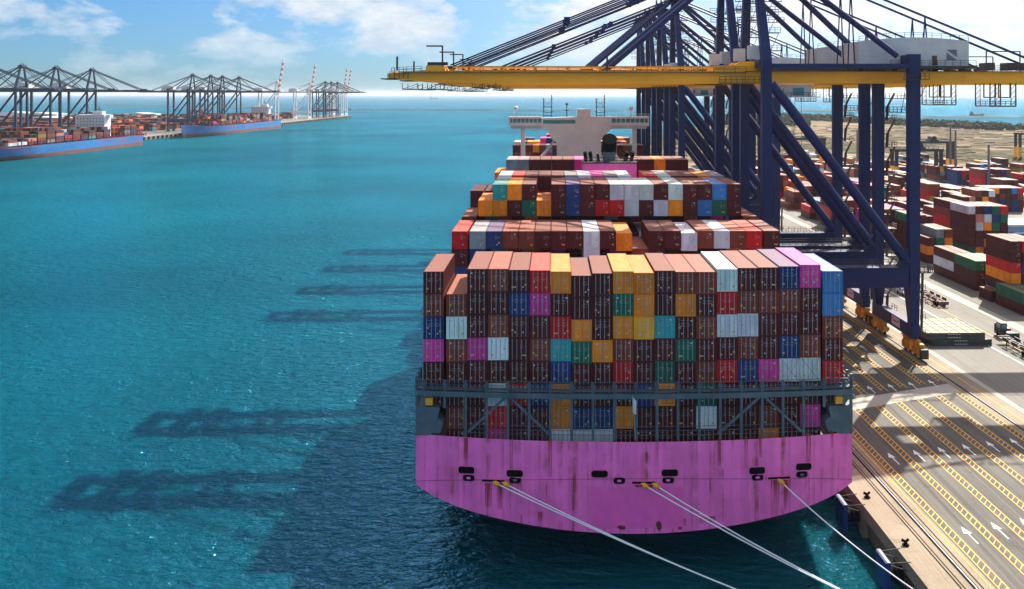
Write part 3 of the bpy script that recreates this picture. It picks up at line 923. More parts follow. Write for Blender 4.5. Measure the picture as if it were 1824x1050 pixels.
b.obj('casing_top', M['darksteel'], ship)
# bridge
YB = 228.0
br = MB()
XC = 5.4                                                     # the house sits on the ship's centre line plus the drift of the stern
def bx(p): return p
br.prism([(-8.2, 24), (8.2, 24), (8.2, 32.5), (8.2, 34.5), (12.2, 38.8), (12.2, 43.0), (4.4, 43.2), (4.2, 46.0), (-0.5, 46.0), (-0.7, 43.0), (-14.0, 42.6), (-14.0, 38.8), (-12.0, 38.6), (-9.8, 34.5), (-8.2, 33.4)], 'y', YB, YB + 9)
bro = br.obj('bridge', M['shipwhite'], ship)
for sgn in (-1, 1):
    xi = -14.0 if sgn < 0 else 12.2
    xo = sgn * 26.3
    b = MB()
    b.box(min(xi, xo), max(xi, xo), YB + 0.6, YB + 7, 39.6, 40.9)
    b.box(min(xi, xo), max(xi, xo), YB + 0.4, YB + 7.2, 42.4, 43.1)
    b.box(min(xi, xo*0.97), max(xi, xo*0.97), YB + 1.5, YB + 6, 38.6, 39.6)
    b.box(min(xo, xo - sgn*0.5), max(xo, xo - sgn*0.5), YB + 0.6, YB + 7, 40.9, 42.4)
    for k in range(1, 8):
        x = xi + (xo - xi) * k / 8
        b.box(x - 0.14, x + 0.14, YB + 0.7, YB + 0.9, 40.9, 42.4)
    b.rail((xi, YB + 0.6, 43.1), (xo, YB + 0.6, 43.1), 1.1, 1.8, 0.05)
    wo_ = b.obj('bridge_wing', M['shipwhite'], ship)
    b = MB(); b.box(min(xi, xo - sgn*0.6), max(xi, xo - sgn*0.6), YB + 0.95, YB + 1.05, 40.9, 42.4)
    b.obj('window', M['glass'], wo_)
    b = MB()
    b.box(sgn*21.0 - 0.75, sgn*21.0 + 0.75, YB + 2, YB + 5, 22, 38.6)
    b.prism([(sgn*8.4, 35.5), (sgn*9.6, 33.2), (sgn*17.2, 25.2), (sgn*15.0, 25.2)] if sgn > 0 else [(-15.0, 25.2), (-17.2, 25.2), (-9.6, 33.2), (-8.4, 35.5)], 'y', YB + 2, YB + 4)
    b.obj('bridge_leg', M['shipwhite'], ship)
b = MB(); b.box(-13.4, -1.3, YB - 0.08, YB - 0.01, 40.6, 42.0); b.obj('window', M['glass'], bro)
for x0 in (-13.2, 9.0 - 2.4):
    b = MB()
    for dx in (0.0, 3.0):
        b.tube((x0 + dx, YB + 2, 43.0), (x0 + dx, YB + 2, 50.0 + dx * 0.5), 0.16, 6)
        for z in (45, 46.6, 48.2, 49.6):
            b.box(x0 + dx - 0.6, x0 + dx + 0.6, YB + 1.8, YB + 2.2, z, z + 0.14)
    for z in (43.6, 44.6, 46.8):
        b.beam((x0, YB + 2, z), (x0 + 3, YB + 2, z), 0.2)
    b.beam((x0, YB + 2, 47), (x0 + 3, YB + 2, 49), 0.12); b.beam((x0 + 3, YB + 2, 47), (x0, YB + 2, 49), 0.12)
    b.obj('radar_mast', M['darksteel'], ship)
b = MB(); b.tube((-4.5, YB + 2, 43), (-4.5, YB + 2, 48.2), 0.16, 6); b.box(-5.3, -3.7, YB + 1.8, YB + 2.2, 45.4, 45.7); b.tube((-4.5, YB+2, 47.4), (-4.5, YB+2, 48.2), 0.5, 8)
b.obj('signal_mast', M['darksteel'], ship)
for px in (-23.6, 19.6):
    b = MB(); b.tube((px, YB + 3, 43), (px, YB + 3, 45.6), 0.18, 6)
    for k in range(6):
        a0, a1 = math.pi * (k / 6 - 0.5), math.pi * ((k + 1) / 6 - 0.5)
        b.tube((px, YB + 3, 46.3 + 0.85 * math.sin(a0)), (px, YB + 3, 46.3 + 0.85 * math.sin(a1)), 0.85 * max(0.02, math.cos(a0)), 10, 0, 0.85 * max(0.02, math.cos(a1)))
    b.obj('radar_dome', M['shipwhite'], ship, smooth=60)
# stern flag on its pole
fl = empty('ensign_flag', ship_loc(0.0, -1.6, 11.2), SHIP_A)
tag(fl, 'pale drooping flag on a thin pole at the middle of the pink stern', 'flag')
b = MB(); b.tube((0, 0, 0), (-0.5, -1.2, 5.4), 0.05, 6); b.obj('pole', M['galv'], fl)
b = MB()
for k in range(5):
    y = -1.15 + 0.13 * (k % 2)
    b.add([(-0.46 + 0.09*k, y, 5.2 - 0.1*k), (-0.37 + 0.09*k, y + 0.13*(1 - 2*(k % 2)), 5.15 - 0.1*k), (-0.37 + 0.08*k, y + 0.13*(1 - 2*(k % 2)), 3.3 - 0.05*k), (-0.44 + 0.08*k, y, 3.4 - 0.05*k)], [(0,1,2,3)])
b.obj('cloth', M['rope'], fl)

# ------------------------------------------------------------------ mooring lines
def mooring(px, py, end, lab, sag):
    p, s, z = on_transom(px, py)
    a = SHIP_M @ Vector((p, s - 0.25, z))
    e = Vector(end)
    root = empty('mooring_line', a)
    tag(root, lab, 'rope', 'mooring lines from the pink stern')
    b = MB()
    pts = []
    for i in range(31):
        t = i / 30
        q = (e - a) * t
        q.z -= sag * 4 * t * (1 - t)
        pts.append(q)
    b.path(pts, 0.075, 6)
    b.obj('rope', M['rope'], root, smooth=60)
    d = (pts[1] - pts[0]).normalized()
    g = MB(); g.tube(d * 0.3, d * 0.8, 0.27, 10); g.tube(d * 0.05, d * 1.1, 0.13, 8)
    g.obj('rat_guard', M['yellowst'], root, smooth=50)
mooring(878, 857, (46.0, 72.0, 0.5), 'white mooring rope leaving the water side fairlead, outer rope of its pair', 1.3)
mooring(895, 858, (46.2, 72.6, 0.5), 'white mooring rope leaving the water side fairlead, inner rope of its pair', 1.7)
mooring(1142, 860, (45.0, 74.6, 0.5), 'white mooring rope leaving the middle fairlead, outer rope of its pair', 1.0)
mooring(1162, 860, (45.2, 75.2, 0.5), 'white mooring rope leaving the middle fairlead, inner rope of its pair', 1.35)
mooring(1385, 852, (edge_x(86) + 0.9, 86.0, 0.5), 'single white mooring rope from the quay side fairlead over the blue fender', 0.9)

# quay bollards and fenders
bm = MB()
bm.tube((0,0,0), (0,0,0.12), 0.55, 14); bm.tube((0,0,0.12), (0,0,0.62), 0.30, 12, 0, 0.26); bm.tube((0.0,0,0.55), (-0.55,0.1,0.78), 0.2, 10, 0, 0.24); bm.tube((0,0,0.55), (0.5,0.2,0.82), 0.18, 10, 0, 0.2)
bme = bm.mesh('bollard', M['black'], 50)
for (px, py, lab) in ((1534, 887, 'black iron mooring bollard on the shaded quay edge beside the pink hull'), (1610, 972, 'black iron mooring bollard on the sunlit quay edge near a blue fender')):
    o = ob('bollard', bme); q = P(px, py)
    o.location = (max(q.x, edge_x(q.y) + 1.3), q.y, 0.02); o.scale = (0.75, 0.75, 0.75)
    tag(o, lab, 'bollard', 'bollards along the quay edge')
for x, y, lab in ((edge_x(86) + 0.9, 86.0, 'black iron mooring bollard that holds the single white rope'), (46.1, 72.3, 'black iron mooring bollard that holds the water side pair of ropes'),
                  (45.1, 74.9, 'black iron mooring bollard that holds the middle pair of ropes')):
    o = ob('bollard', bme); o.location = (x, y, 0.02)
    tag(o, lab, 'bollard', 'bollards along the quay edge')
def fender(Y, lab):
    x = edge_x(Y)
    root = empty('quay_fender', (x, Y, 0), 0.022)
    tag(root, lab, 'fender', 'fenders along the quay wall')
    b = MB(); b.prism([(-2.35, -1.6), (-1.95, -1.6), (-1.95, 1.5), (-2.35, 1.5)], 'z', -3.4, 0.1); b.box(-2.45, -2.35, -1.5, 1.5, -3.3, 0.0, 1)
    b.obj('panel', [M['blueplate'], M['blueplate']], root)
    b = MB()
    for k in range(5):
        b.tube((-1.95 + k*0.36, 0, -1.9), (-1.95 + (k+1)*0.36, 0, -1.9), 0.85 if k % 2 else 0.62, 14, 0, 0.62 if k % 2 else 0.85)
    b.obj('rubber_cone', M['black'], root, smooth=50)
    for s in (-1, 1):
        b = MB(); b.tube((-1.95, s*1.35, -0.3), (-0.05, s*1.35, -0.9), 0.05, 6); b.tube((-1.95, s*1.35, -0.1), (0.3, s*1.5, 0.12), 0.04, 6)
        b.obj('chain', M['darksteel'], root)
fender(100.3, 'dark blue quay fender panel standing clear in the glittering water')
fender(114.2, 'dark blue quay fender panel half hidden under the pink stern corner')

# ------------------------------------------------------------------ ship to shore cranes
G_ = 29.4
def make_crane(name, steel, boomm, detail=True, raised=False, boom_len=75.0, rear=58.0, apex=82.0, housem=None):
    root = empty(name)
    H1, H2 = 53.7, 56.2
    housem = housem or M['housewhite']
    def o(nm, b, m, par=None, sm=None):
        return b.obj(nm, m, par or root, smooth=sm)
    for x in (0.0, G_):
        for sy in (-1, 1):
            y = sy * 9
            b = MB()
            b.beam((x, y, 3.2), (x, y, 13.4), 1.6, 1.6, 0, 2.0, 1.7)
            b.beam((x, y, 13.4), (x, y, 59.4 if x else 58.4), 2.0, 1.7, 0, 2.3 if x else 1.8, 1.7)
            if detail:
                b.prism([(y - sy*1.0, 13.2), (y - sy*3.2, 13.2), (y - sy*1.0, 6.2)], 'x', x - 0.7, x + 0.7) if sy < 0 else b.prism([(y - sy*1.0, 6.2), (y - sy*3.2, 13.2), (y - sy*1.0, 13.2)], 'x', x - 0.7, x + 0.7)
                b.prism([(x + (1.2 if x == 0 else -1.2), 17.2), (x + (3.4 if x == 0 else -3.4), 17.2), (x + (1.2 if x == 0 else -1.2), 21.0)], 'y', y - 0.7, y + 0.7)
            o('leg', b, steel)
    for x in (0.0, G_):
        b = MB(); b.box(x - 0.85, x + 0.85, -10.2, 10.2, 3.4, 6.0)
        sb = o('sill_beam', b, steel)
        if detail and x:
            c = MB(); c.box(x - 0.93, x - 0.87, -4.6, -0.6, 4.0, 5.8)
            bn = o('banner', c, M['banner'], sb)
            c = MB()
            for yy in (-4.3, -1.15):
                c.box(x - 0.955, x - 0.935, yy, yy + 0.28, 5.05, 5.4)
            for kk in range(9):
                c.box(x - 0.955, x - 0.935, -3.75 + kk * 0.27, -3.57 + kk * 0.27, 4.75, 5.02)
            o('banner_print', c, M['redpaint'], sb)
        for sy in (-1, 1):
            for j in (-1, 1):
                b = MB()
                y0 = sy * 9 + j * 2.35
                for k in (-1, 1):
                    yy = y0 + k * 1.1
                    b.box(x - 0.55, x + 0.55, yy - 0.85, yy + 0.85, 0.75, 1.75)
                    b.prism([(yy - 0.75, 1.75), (yy + 0.75, 1.75), (yy + 0.3, 2.45), (yy - 0.3, 2.45)], 'x', x - 0.42, x + 0.42)
                    if detail:
                        for wy in (-0.42, 0.42):
                            b.tube((x - 0.16, yy + wy, 0.42), (x + 0.16, yy + wy, 0.42), 0.36, 10, 1)
                            b.box(x - 0.62, x - 0.3, yy + wy - 0.22, yy + wy + 0.22, 0.55, 1.3, 0)
                        b.box(x + 0.3, x + 0.95, yy - 0.35, yy + 0.3, 0.9, 1.5, 2)
                b.box(x - 0.4, x + 0.4, y0 - 1.9, y0 + 1.9, 2.45, 3.0)
                b.box(x - 0.3, x + 0.3, y0 - 0.5, y0 + 0.5, 2.9, 3.4)
                o('bogie', b, [M['bogieyel'] if detail else steel, M['black'], M['darksteel']])
            if detail:
                b = MB(); b.box(x - 0.7, x + 0.7, sy*9 + sy*5.0 - 0.4, sy*9 + sy*5.0 + 0.4, 0.5, 2.3)
                o('buffer', b, M['darksteel'])
    for sy in (-1, 1):
        y = sy * 9
        b = MB(); b.box(1.2, G_ - 1.2, y - 0.85, y + 0.85, 13.3, 17.3)
        if detail:
            b.box(1.5, G_ - 1.5, y - 1.5 , y + 1.5, 17.3, 17.4)
        pb = o('portal_beam', b, steel)
        if detail:
            for yr in (y - 1.45, y + 1.45):
                c = MB(); c.rail((1.4, yr, 17.4), (G_ - 1.4, yr, 17.4), 1.1, 1.5, 0.04)
                o('railing', c, M['darksteel'], pb)
        b = MB(); b.tube((1.0, y, 53.6), (G_ - 1.2, y, 18.2), 0.95, 14); o('brace', b, steel, None, 40)
        b = MB(); b.box(1.2, G_ - 1.2, y - 0.6, y + 0.6, 56.6, 57.5); o('top_beam', b, steel)
    for x in (0.0, G_):
        b = MB(); b.box(x - 1.0, x + 1.0, -7.9, 7.9, 56.7 if x == 0 else 57.0, 58.4 if x == 0 else 59.3); o('head_beam', b, steel)
    # girders and boom
    hinge = -3.0
    for sy in (-1, 1):
        y0, y1 = (sy*3.3 - 0.7, sy*3.3 + 0.7)
        b = MB(); b.prism([(hinge + 0.1, H1), (G_ + rear - 8, H1), (G_ + rear, H1 + 0.9), (G_ + rear, H2), (hinge + 0.1, H2)], 'y', y0, y1)
        if detail:
            for x in range(0, int(G_ + rear), 6): b.box(x, x + 0.18, y0 - 0.05, y0 - 0.003, H1 + 0.1, H2 - 0.1)
        gd = o('girder', b, boomm)
        if detail:
            c = MB(); ys = sy*3.3 + sy*1.35
            c.box(hinge, G_ + rear, min(sy*4.02, sy*5.0), max(sy*4.02, sy*5.0), H2 - 0.15, H2 - 0.05)
            c.rail((2, sy*4.95, H2), (G_ + rear, sy*4.95, H2), 1.1, 2.2, 0.045)
            o('walkway', c, M['darksteel'], gd)
        b = MB()
        if not raised:
            xe = -boom_len
            b.prism([(xe, H1 + 1.0), (xe + 5, H1 + 0.5), (xe + 16, H1 + 0.42), (xe + 18, H1), (hinge, H1), (hinge, H2), (xe + 11.6, H2), (xe + 11.2, H2 + 1.1), (xe + 7.8, H2 + 1.1), (xe + 7.6, H2), (xe, H1 + 1.9)], 'y', y0, y1)
        else:
            dx, dz = math.sin(R(9)), math.cos(R(9))
            nseg = 12
            for k in range(nseg):
                a0, a1 = boom_len * k / nseg, boom_len * (k + 1) / nseg
                b.beam((hinge - dx*a0, sy*3.3, 55 + dz*a0), (hinge - dx*a1, sy*3.3, 55 + dz*a1), 1.4, 2.4, k % 2)
        bo = o('boom', b, boomm if not raised else [M['orange'], M['shipwhite']])
        if detail:
            c = MB()
            c.box(-boom_len + 1, hinge, min(sy*4.02, sy*5.0), max(sy*4.02, sy*5.0), H2 - 0.35, H2 - 0.25)
            c.rail((-boom_len + 12, sy*4.95, H2 - 0.25), (hinge, sy*4.95, H2 - 0.25), 1.1, 2.2, 0.04)
            c.rail((-boom_len + 1, sy*4.95, H2 - 0.6), (-boom_len + 7, sy*4.95, H2 - 0.25), 1.1, 1.5, 0.04)
            o('walkway', c, M['darksteel'], bo)
            c = MB(); c.tube((-boom_len + 13, sy*3.9, H2 + 0.75), (hinge - 1, sy*3.9, H2 + 0.75), 0.18, 8)
            for kk in range(9): c.box(-boom_len + 16 + kk*6.6, -boom_len + 16.5 + kk*6.6, sy*3.9 - 0.2, sy*3.9 + 0.2, H2 - 0.05, H2 + 0.6)
            o('cable_pipe', c, boomm, bo)
    if not raised:
        b = MB()
        for x in (-boom_len + 1.2, -boom_len + 12, -34):
            b.box(x - 0.4, x + 0.4, -2.55, 2.55, H1 + 1.0, H2 - 0.3)
        o('boom_tie', b, boomm)
    if detail:
        for x, w2, h in ((-boom_len + 3, 3.0, 1.2), (-boom_len + 8, 2.6, 1.2), (-boom_len + 17, 2.0, 0.9), (-boom_len + 20, 1.6, 0.8)):
            b = MB()
            for s in (-1, 1):
                b.beam((x, s*4.2, H1), (x, s*4.2, H1 - h), 0.12); b.beam((x + w2, s*4.2, H1), (x + w2, s*4.2, H1 - h), 0.12)
                b.beam((x, s*4.2, H1 - h), (x + w2, s*4.2, H1 - h), 0.16); b.beam((x, s*4.2, H1 - h), (x + w2, s*4.2, H1 - 0.2), 0.08)
            b.box(x, x + w2, -4.3, 4.3, H1 - h - 0.12, H1 - h)
            o('tip_platform', b, M['darksteel'])
        b = MB()
        xt = -boom_len + 11.0
        b.beam((xt, -4.2, H2 + 1.0), (xt, -4.2, H2 + 5.0), 0.3); b.beam((xt + 0.1, -4.2, H2 + 4.9), (xt - 3.2, -4.2, H2 + 4.9), 0.28)
        b.beam((xt + 3.6, 2.2, H2 + 0.5), (xt + 3.6, 2.2, H2 + 3.6), 0.25); b.beam((xt + 3.6, 2.2, H2 + 3.5), (xt + 0.9, 2.2, H2 + 3.5), 0.22)
        b.box(xt - 3.0, xt + 1.0, -4.1, -2.6, H2 + 1.1, H2 + 1.7)
        for x in (-boom_len + 44, -boom_len + 2): 
            b.beam((x, -4.2, H2), (x, -4.2, H2 + 2.8), 0.35)
        for k in range(5):
            b.beam((-boom_len + 0.6 + k*0.9, -4.4, H2 - 1.6), (-boom_len + 0.6 + k*0.9, -4.4, H2 - 0.1 + 0.6*(k % 2)), 0.12)
        b.box(-boom_len - 1.2, -boom_len + 2.0, -4.6, 4.6, H1 + 0.75, H1 + 0.95)
        o('davit', b, M['darksteel'])
    # A-frame
    ax = -0.8
    for sy in (-1, 1):
        b = MB(); b.beam((0, sy*9, 58.2), (ax, sy*2.2, apex), 1.9, 1.7, 0, 1.3, 1.3); o('mast', b, steel)
        b = MB()
        b.tube((ax, sy*1.8, apex), (G_ - 3.0, sy*8.6, 59.0), 0.62 if detail else 0.55, 10); o('mast_brace', b, steel, None, 40)
    b = MB(); b.box(ax - 1.6, ax + 1.6, -3.6, 3.6, apex - 0.8, apex + 0.9)
    b.box(ax - 2.2, ax + 2.2, -4.2, 4.2, apex - 1.1, apex - 0.9)
    b.rail((ax - 2.1, -4.1, apex - 0.9), (ax + 2.1, -4.1, apex - 0.9), 1.1, 1.0, 0.06); b.rail((ax - 2.1, 4.1, apex - 0.9), (ax + 2.1, 4.1, apex - 0.9), 1.1, 1.0, 0.06)
    for x in (-1.4, 0.2, 1.5): b.beam((ax + x, 0, apex + 0.8), (ax + x, 0, apex + 2.4), 0.5)
    o('mast_head', b, steel)
    zt = H2 + (1.1 if detail else 0.6)
    for sy in (-1, 1):
        if not raised:
            b = MB()
            for dz in (0.0, 0.75):
                b.tube((ax, sy*2.6, apex - dz), (-boom_len + 12.5 + dz*2.2, sy*3.3, zt - dz * 0.3), 0.17 if detail else 0.32, 6)
            if detail:
                for t in (0.33, 0.36, 0.62):
                    p = Vector((ax, sy*2.6, apex)).lerp(Vector((-boom_len + 12.5, sy*3.3, zt)), t); b.box(p.x - 0.6, p.x + 0.6, p.y - 0.35, p.y + 0.35, p.z - 0.9, p.z + 0.4)
            o('forestay', b, steel, None, 40)
            b = MB(); b.tube((ax, sy*2.2, apex - 0.4), (-boom_len * 0.41, sy*3.3, H2 + 0.4), 0.5 if detail else 0.36, 8); o('forestay', b, steel, None, 40)
        b = MB(); b.tube((ax, sy*2.4, apex - 0.2), (G_ + rear * 0.55, sy*3.3, H2 + 0.3), 0.26 if detail else 0.32, 8); o('backstay', b, steel, None, 40)
        if detail:
            for x in (19.0, G_ + 5.0):
                t = (x - ax) / (G_ + rear * 0.55 - ax); z = apex - 0.2 + (H2 + 0.5 - apex) * t
                b = MB(); b.beam((x, sy*3.0, z), (x - 0.7, sy*3.3, H2), 0.22); b.beam((x, sy*3.0, z), (x + 0.8, sy*3.3, H2), 0.22); o('stay_hanger', b, steel)
    if detail:
        for sy in (-1, 1):
            b = MB(); b.prism([(-9.5, H2), (-4.0, H2), (1.6, H2), (2.6, H2 + 0.9), (-0.4, H2 + 1.9), (-4.0, H2 + 1.9), (-5.0, H2 + 1.2), (-9.0, H2 + 0.9)], 'y', sy*3.3 - 0.55, sy*3.3 + 0.55); o('hinge_block', b, boomm)
            b = MB(); b.box(-8.5, -0.4, min(sy*4.05, sy*5.6), max(sy*4.05, sy*5.6), H1 - 0.05, H1 + 0.08); b.rail((-8.5, sy*5.55, H1), (-0.4, sy*5.55, H1), 1.3, 1.1, 0.05); o('hinge_platform', b, M['darksteel'])
    # machinery house
    hx0, hx1 = (20.0, 42.5) if detail else (24.0, 40.0)
    z0 = 57.2
    b = MB(); arc = []
    for i in range(13):
        t = i / 12; arc.append((hx0 + (hx1 - hx0) * t, z0 + 4.6 + 1.2 * math.sin(math.pi * (0.10 + 0.78 * t))))
    b.prism([(hx0, z0)] + [(hx1, z0)] + arc[::-1], 'y', -5.2, 5.2)
    hs = o('machinery_house', b, housem, None, 30)
    if detail:
        c = MB(); c.prism([(hx1 - 4.6, z0 + 1.2), (hx1 - 2.5, z0 + 1.2), (hx1 - 4.6, z0 + 2.7)], 'y', -5.27, -5.21); c.prism([(hx1 - 4.6, z0 + 3.3), (hx1 - 2.5, z0 + 3.3), (hx1 - 2.5, z0 + 1.85)], 'y', -5.27, -5.21)
        o('logo', c, M['logogrey'], hs)
        c = MB(); c.box(hx1 - 7.6, hx1 - 6.6, -5.27, -5.21, z0 + 0.1, z0 + 2.1); o('door', c, M['rust'], hs)
        c = MB()
        for i in range(12):
            c.rail((arc[i][0], -5.0, arc[i][1]), (arc[i+1][0], -5.0, arc[i+1][1]), 1.0, 2.0, 0.04)
        o('railing', c, M['darksteel'], hs)
        c = MB(); c.rail((hx0 + 6, -6.2, z0), (hx1 + 1.0, -6.2, z0), 1.1, 1.6, 0.04); o('railing', c, M['darksteel'], hs)
    b = MB(); b.box(hx0 - 1, hx1 + 1.2, -6.4, 6.4, z0 - 0.55, z0 - 0.02)
    for x in (hx0 + 1, hx0 + 8, hx1 - 6, hx1 - 0.5):
        for sy in (-1, 1): b.box(x - 0.4, x + 0.4, sy*3.3 - 0.4, sy*3.3 + 0.4, H2, z0 - 0.5)
    o('house_platform', b, M['darksteel'])
    if detail:
        # winches behind the house, cab, electrical cabins, cages, stairs
        b = MB()
        for x in (48, 52.5, 56, 60): b.box(x, x + 1.8, -1.6, 1.6, H2 + 0.2, H2 + 1.8)
        for x in (46.5, 54.5):
            b.beam((x, -4.4, H2), (x, -4.4, H2 + 4), 0.2); b.beam((x + 7, -4.4, H2), (x + 7, -4.4, H2 + 4), 0.2); b.beam((x, -4.4, H2 + 4), (x + 7, -4.4, H2 + 4), 0.22)
        b.box(46, G_ + rear - 1, -2.5, 2.5, H2 - 0.4, H2 - 0.1)
        o('winch', b, M['darksteel'])
        cx = 5.6
        b = MB(); b.box(cx, cx + 5.6, -2.2, 1.6, H1 - 2.9, H1 - 0.35); b.box(cx - 0.4, cx + 6.2, -2.4, 2.2, H1 - 0.34, H1 - 0.1); b.box(cx + 5.6, cx + 7.4, -2.2, 1.4, H1 - 2.9, H1 - 2.7)
        cb = o('operator_cab', b, M['housewhite'])
        c = MB(); c.box(cx + 1.7, cx + 4.0, -2.26, -2.21, H1 - 2.5, H1 - 0.9); c.box(cx - 0.05, cx - 0.01, -1.8, 1.2, H1 - 2.6, H1 - 0.9); o('window', c, M['glass'], cb)
        c = MB(); c.rail((cx + 0.2, -2.4, H1 - 2.9), (cx + 7.3, -2.4, H1 - 2.9), 1.0, 1.2, 0.04); o('railing', c, M['darksteel'], cb)
        b = MB()
        for x in (3.0, 4.6, 8.0, 9.4):
            b.tube((x, -1.2, H1), (x, -1.2, 30.0), 0.045, 4)
        o('hoist_rope', b, M['darksteel'])
        for sy, x in ((-1, -2.9), (1, -2.9)):
            b = MB(); b.box(x, x + 2.2, sy*6.2 - 1.0, sy*6.2 + 1.0, 58.5, 61.2); o('electrical_cabin', b, M['housewhite'])
        for sy in (-1, 1):
            b = MB()
            for k in range(6):
                z = 60 + k * 3.6; t = (z - 58.2) / (apex - 58.2); y = sy * (9 - 6.8 * t); x = ax * t
                b.box(x + 1.0, x + 3.2, y - 0.9, y + 0.9, z, z + 0.12); b.rail((x + 1.0, y - 0.9, z), (x + 3.2, y - 0.9, z), 1.1, 1.1, 0.04)
                b.beam((x + 1.2, y + 0.5, z), (x + 2.8, y + 0.4, z + 3.6), 0.22, 0.08)
            o('ladder_platform', b, M['darksteel'])
        for k in range(3):
            b = MB()
            b.box(-4.5, 5.0, -4.0 + k, -3.6 + k, 66.0 + 2.2*k, 66.14 + 2.2*k); b.rail((-4.5, -4.0 + k, 66.0 + 2.2*k), (5.0, -4.0 + k, 66.0 + 2.2*k), 1.1, 1.6, 0.05)
            o('rest_platform', b, M['darksteel'])
        b = MB()
        xo = G_ + 48 - G_
        for s in (-1, 1):
            y = s * 3.0
            for x in (xo, xo + 5.4): b.beam((x, y, H1), (x, y, 49.0), 0.2); b.beam((x + (1.0 if x == xo else -1.0), y, H1), (x + (1.0 if x == xo else -1.0), y, 49.0), 0.1)
            b.beam((xo, y, 49.0), (xo + 5.4, y, 49.0), 0.22)
            for x in (xo + 1.8, xo + 4.2): b.beam((x, y, H1), (x, y, 50.8), 0.2)
            b.beam((xo + 1.8, y, 50.8), (xo + 4.2, y, 50.8), 0.22)
            for k in range(4):
                for xx in (xo, xo + 4.4): b.beam((xx, y, 49.2 + k*1.1), (xx + 1.0, y, 50.2 + k*1.1), 0.08)
            b.rail((xo, y, 49.0), (xo + 5.4, y, 49.0), 1.0, 1.0, 0.04)
        b.box(xo, xo + 5.4, -3.0, 3.0, 48.85, 48.97)
        o('maintenance_cage', b, M['rustysteel'])
        b = MB()
        x, y = G_ + 1.25, 9.0
        for k in range(8):
            z = 4.5 + k * 5.9
            b.box(x, x + 2.4, y - 1.3, y + 1.3, z, z + 0.12)
            b.rail((x + 0.1, y - 1.3, z), (x + 2.4, y - 1.3, z), 1.1, 1.1, 0.04); b.rail((x + 2.4, y - 1.3, z), (x + 2.4, y + 1.3, z), 1.1, 1.1, 0.04)
            b.beam((x + 0.3, y - 0.9, z), (x + 1.2, y + 0.9, z + 2.95), 0.6, 0.1); b.beam((x + 1.2, y + 0.9, z + 2.95), (x + 2.0, y - 0.9, z + 5.9), 0.6, 0.1)
            b.box(x, x + 1.6, y + 0.2, y + 1.3, z + 2.9, z + 3.0)
        for z in (47.5, 50.5):
            b.box(x, x + 6.0, y - 1.0, y + 1.0, z, z + 0.15); b.rail((x, y - 1.0, z), (x + 6.0, y - 1.0, z), 1.2, 0.9, 0.05)
        b.beam((x + 6, y - 1, 47.5), (x + 9, y - 1, 53.6), 0.14); b.beam((x + 3.5, y - 1, 47.5), (x + 4.5, y - 1, 53.6), 0.1)
        o('stair_tower', b, M['rustysteel'])
        b = MB()
        for x, y in ((G_ - 0.3, -9),):
            b.box(x - 2.2, x + 2.8, y - 1.6, y - 1.0, 54.3, 54.45); b.rail((x - 2.2, y - 1.6, 54.4), (x + 2.8, y - 1.6, 54.4), 1.2, 0.8, 0.05)
            o('leg_platform', b, M['darksteel']); b = MB()
            b.box(x + 1.2, x + 3.6, y - 1.2, y + 1.0, 16.2, 16.32); b.rail((x + 1.2, y - 1.2, 16.3), (x + 3.6, y - 1.2, 16.3), 1.2, 0.8, 0.05); b.rail((x + 3.6, y - 1.2, 16.3), (x + 3.6, y + 1, 16.3), 1.2, 0.8, 0.05)
            b.beam((x + 1.7, y - 0.6, 5.0), (x + 1.9, y - 0.6, 16.2), 0.5, 0.1)
            for k in range(4): b.rail((x + 1.3, y - 1.0, 4.0 + 3*k), (x + 2.3, y - 1.0, 4.0 + 3*k), 1.0, 0.5, 0.04)
        o('leg_platform', b, M['darksteel'])
    return root
def snapshot(root):
    for o in [root] + list(root.children_recursive):
        KIDS[o.name] = list(o.children)
GRP = 'cranes along the near quay'
crane0 = make_crane('ship_to_shore_crane', M['navy'], M['yellow'])
snapshot(crane0)
CR = [(186, 'navy blue quay crane with yellow boom, nearest over the stern'),
      (212, 'navy blue quay crane with yellow boom, close behind the nearest one'),
      (285, 'navy blue quay crane with yellow boom, third along the quay'),
      (315, 'navy blue quay crane with yellow boom, fourth along the quay, beside the funnel'),
      (346, 'navy blue quay crane with yellow boom, fifth along the quay, beside the bridge'),
      (376, 'navy blue quay crane with yellow boom, farthest along the near quay')]
for i, (Y, lab) in enumerate(CR):
    o = crane0 if i == 0 else copy_tree(crane0)
    o.location = (ln(WS, Y), Y, 0.1); o.rotation_euler = (0, 0, QA)
    tag(o, lab, 'crane', GRP)

# ------------------------------------------------------------------ container yard on the near quay
yard_group = 'containers stacked in the near yard'
def ystack(px, py, cols, lab, nbay=1, detail=0, length=CL, gap=0.25, X=None, Y=None):
    """cols: list of columns, each a string bottom to top; near left foot stands at the photo position"""
    q = P(px, py) if X is None else Vector((X, Y, 0))
    for bay in range(nbay):
        for ci, cstr in enumerate(cols[bay] if isinstance(cols[0], (list, tuple)) else cols):
            for t, code in enumerate(cstr):
                if code == '.': continue
                loc = Vector((q.x + 1.22 + ci * 2.62, q.y + bay * (length + gap), 0.02 + t * 2.62))
                loc.x += QT * bay * (length + gap)
                full = lab
                if nbay > 1: full = lab + (', front bay' if bay == 0 else ', rear bay')
                nth = ['bottom', 'second tier', 'third tier', 'fourth tier', 'fifth tier', 'top of six'][t]
                label = f"{PAL[code][1]} container, {nth}, {ORD[ci]} row, {full}"
                container(loc, QA, code, label, yard_group, detail, 2.585, length)
ystack(1801, 545, ["WMORMM", "GGMNMR", "MTONRM"], 'stack past the trailers', 1, 1)
ystack(1765, 538, ["M"], 'lone short box', 1, 1, 5.9)
ystack(1738, 519, [["MMG", "NRT", "WMG"], ["MWM", "BMM", "B"]], 'low stack by the road', 2, 1)
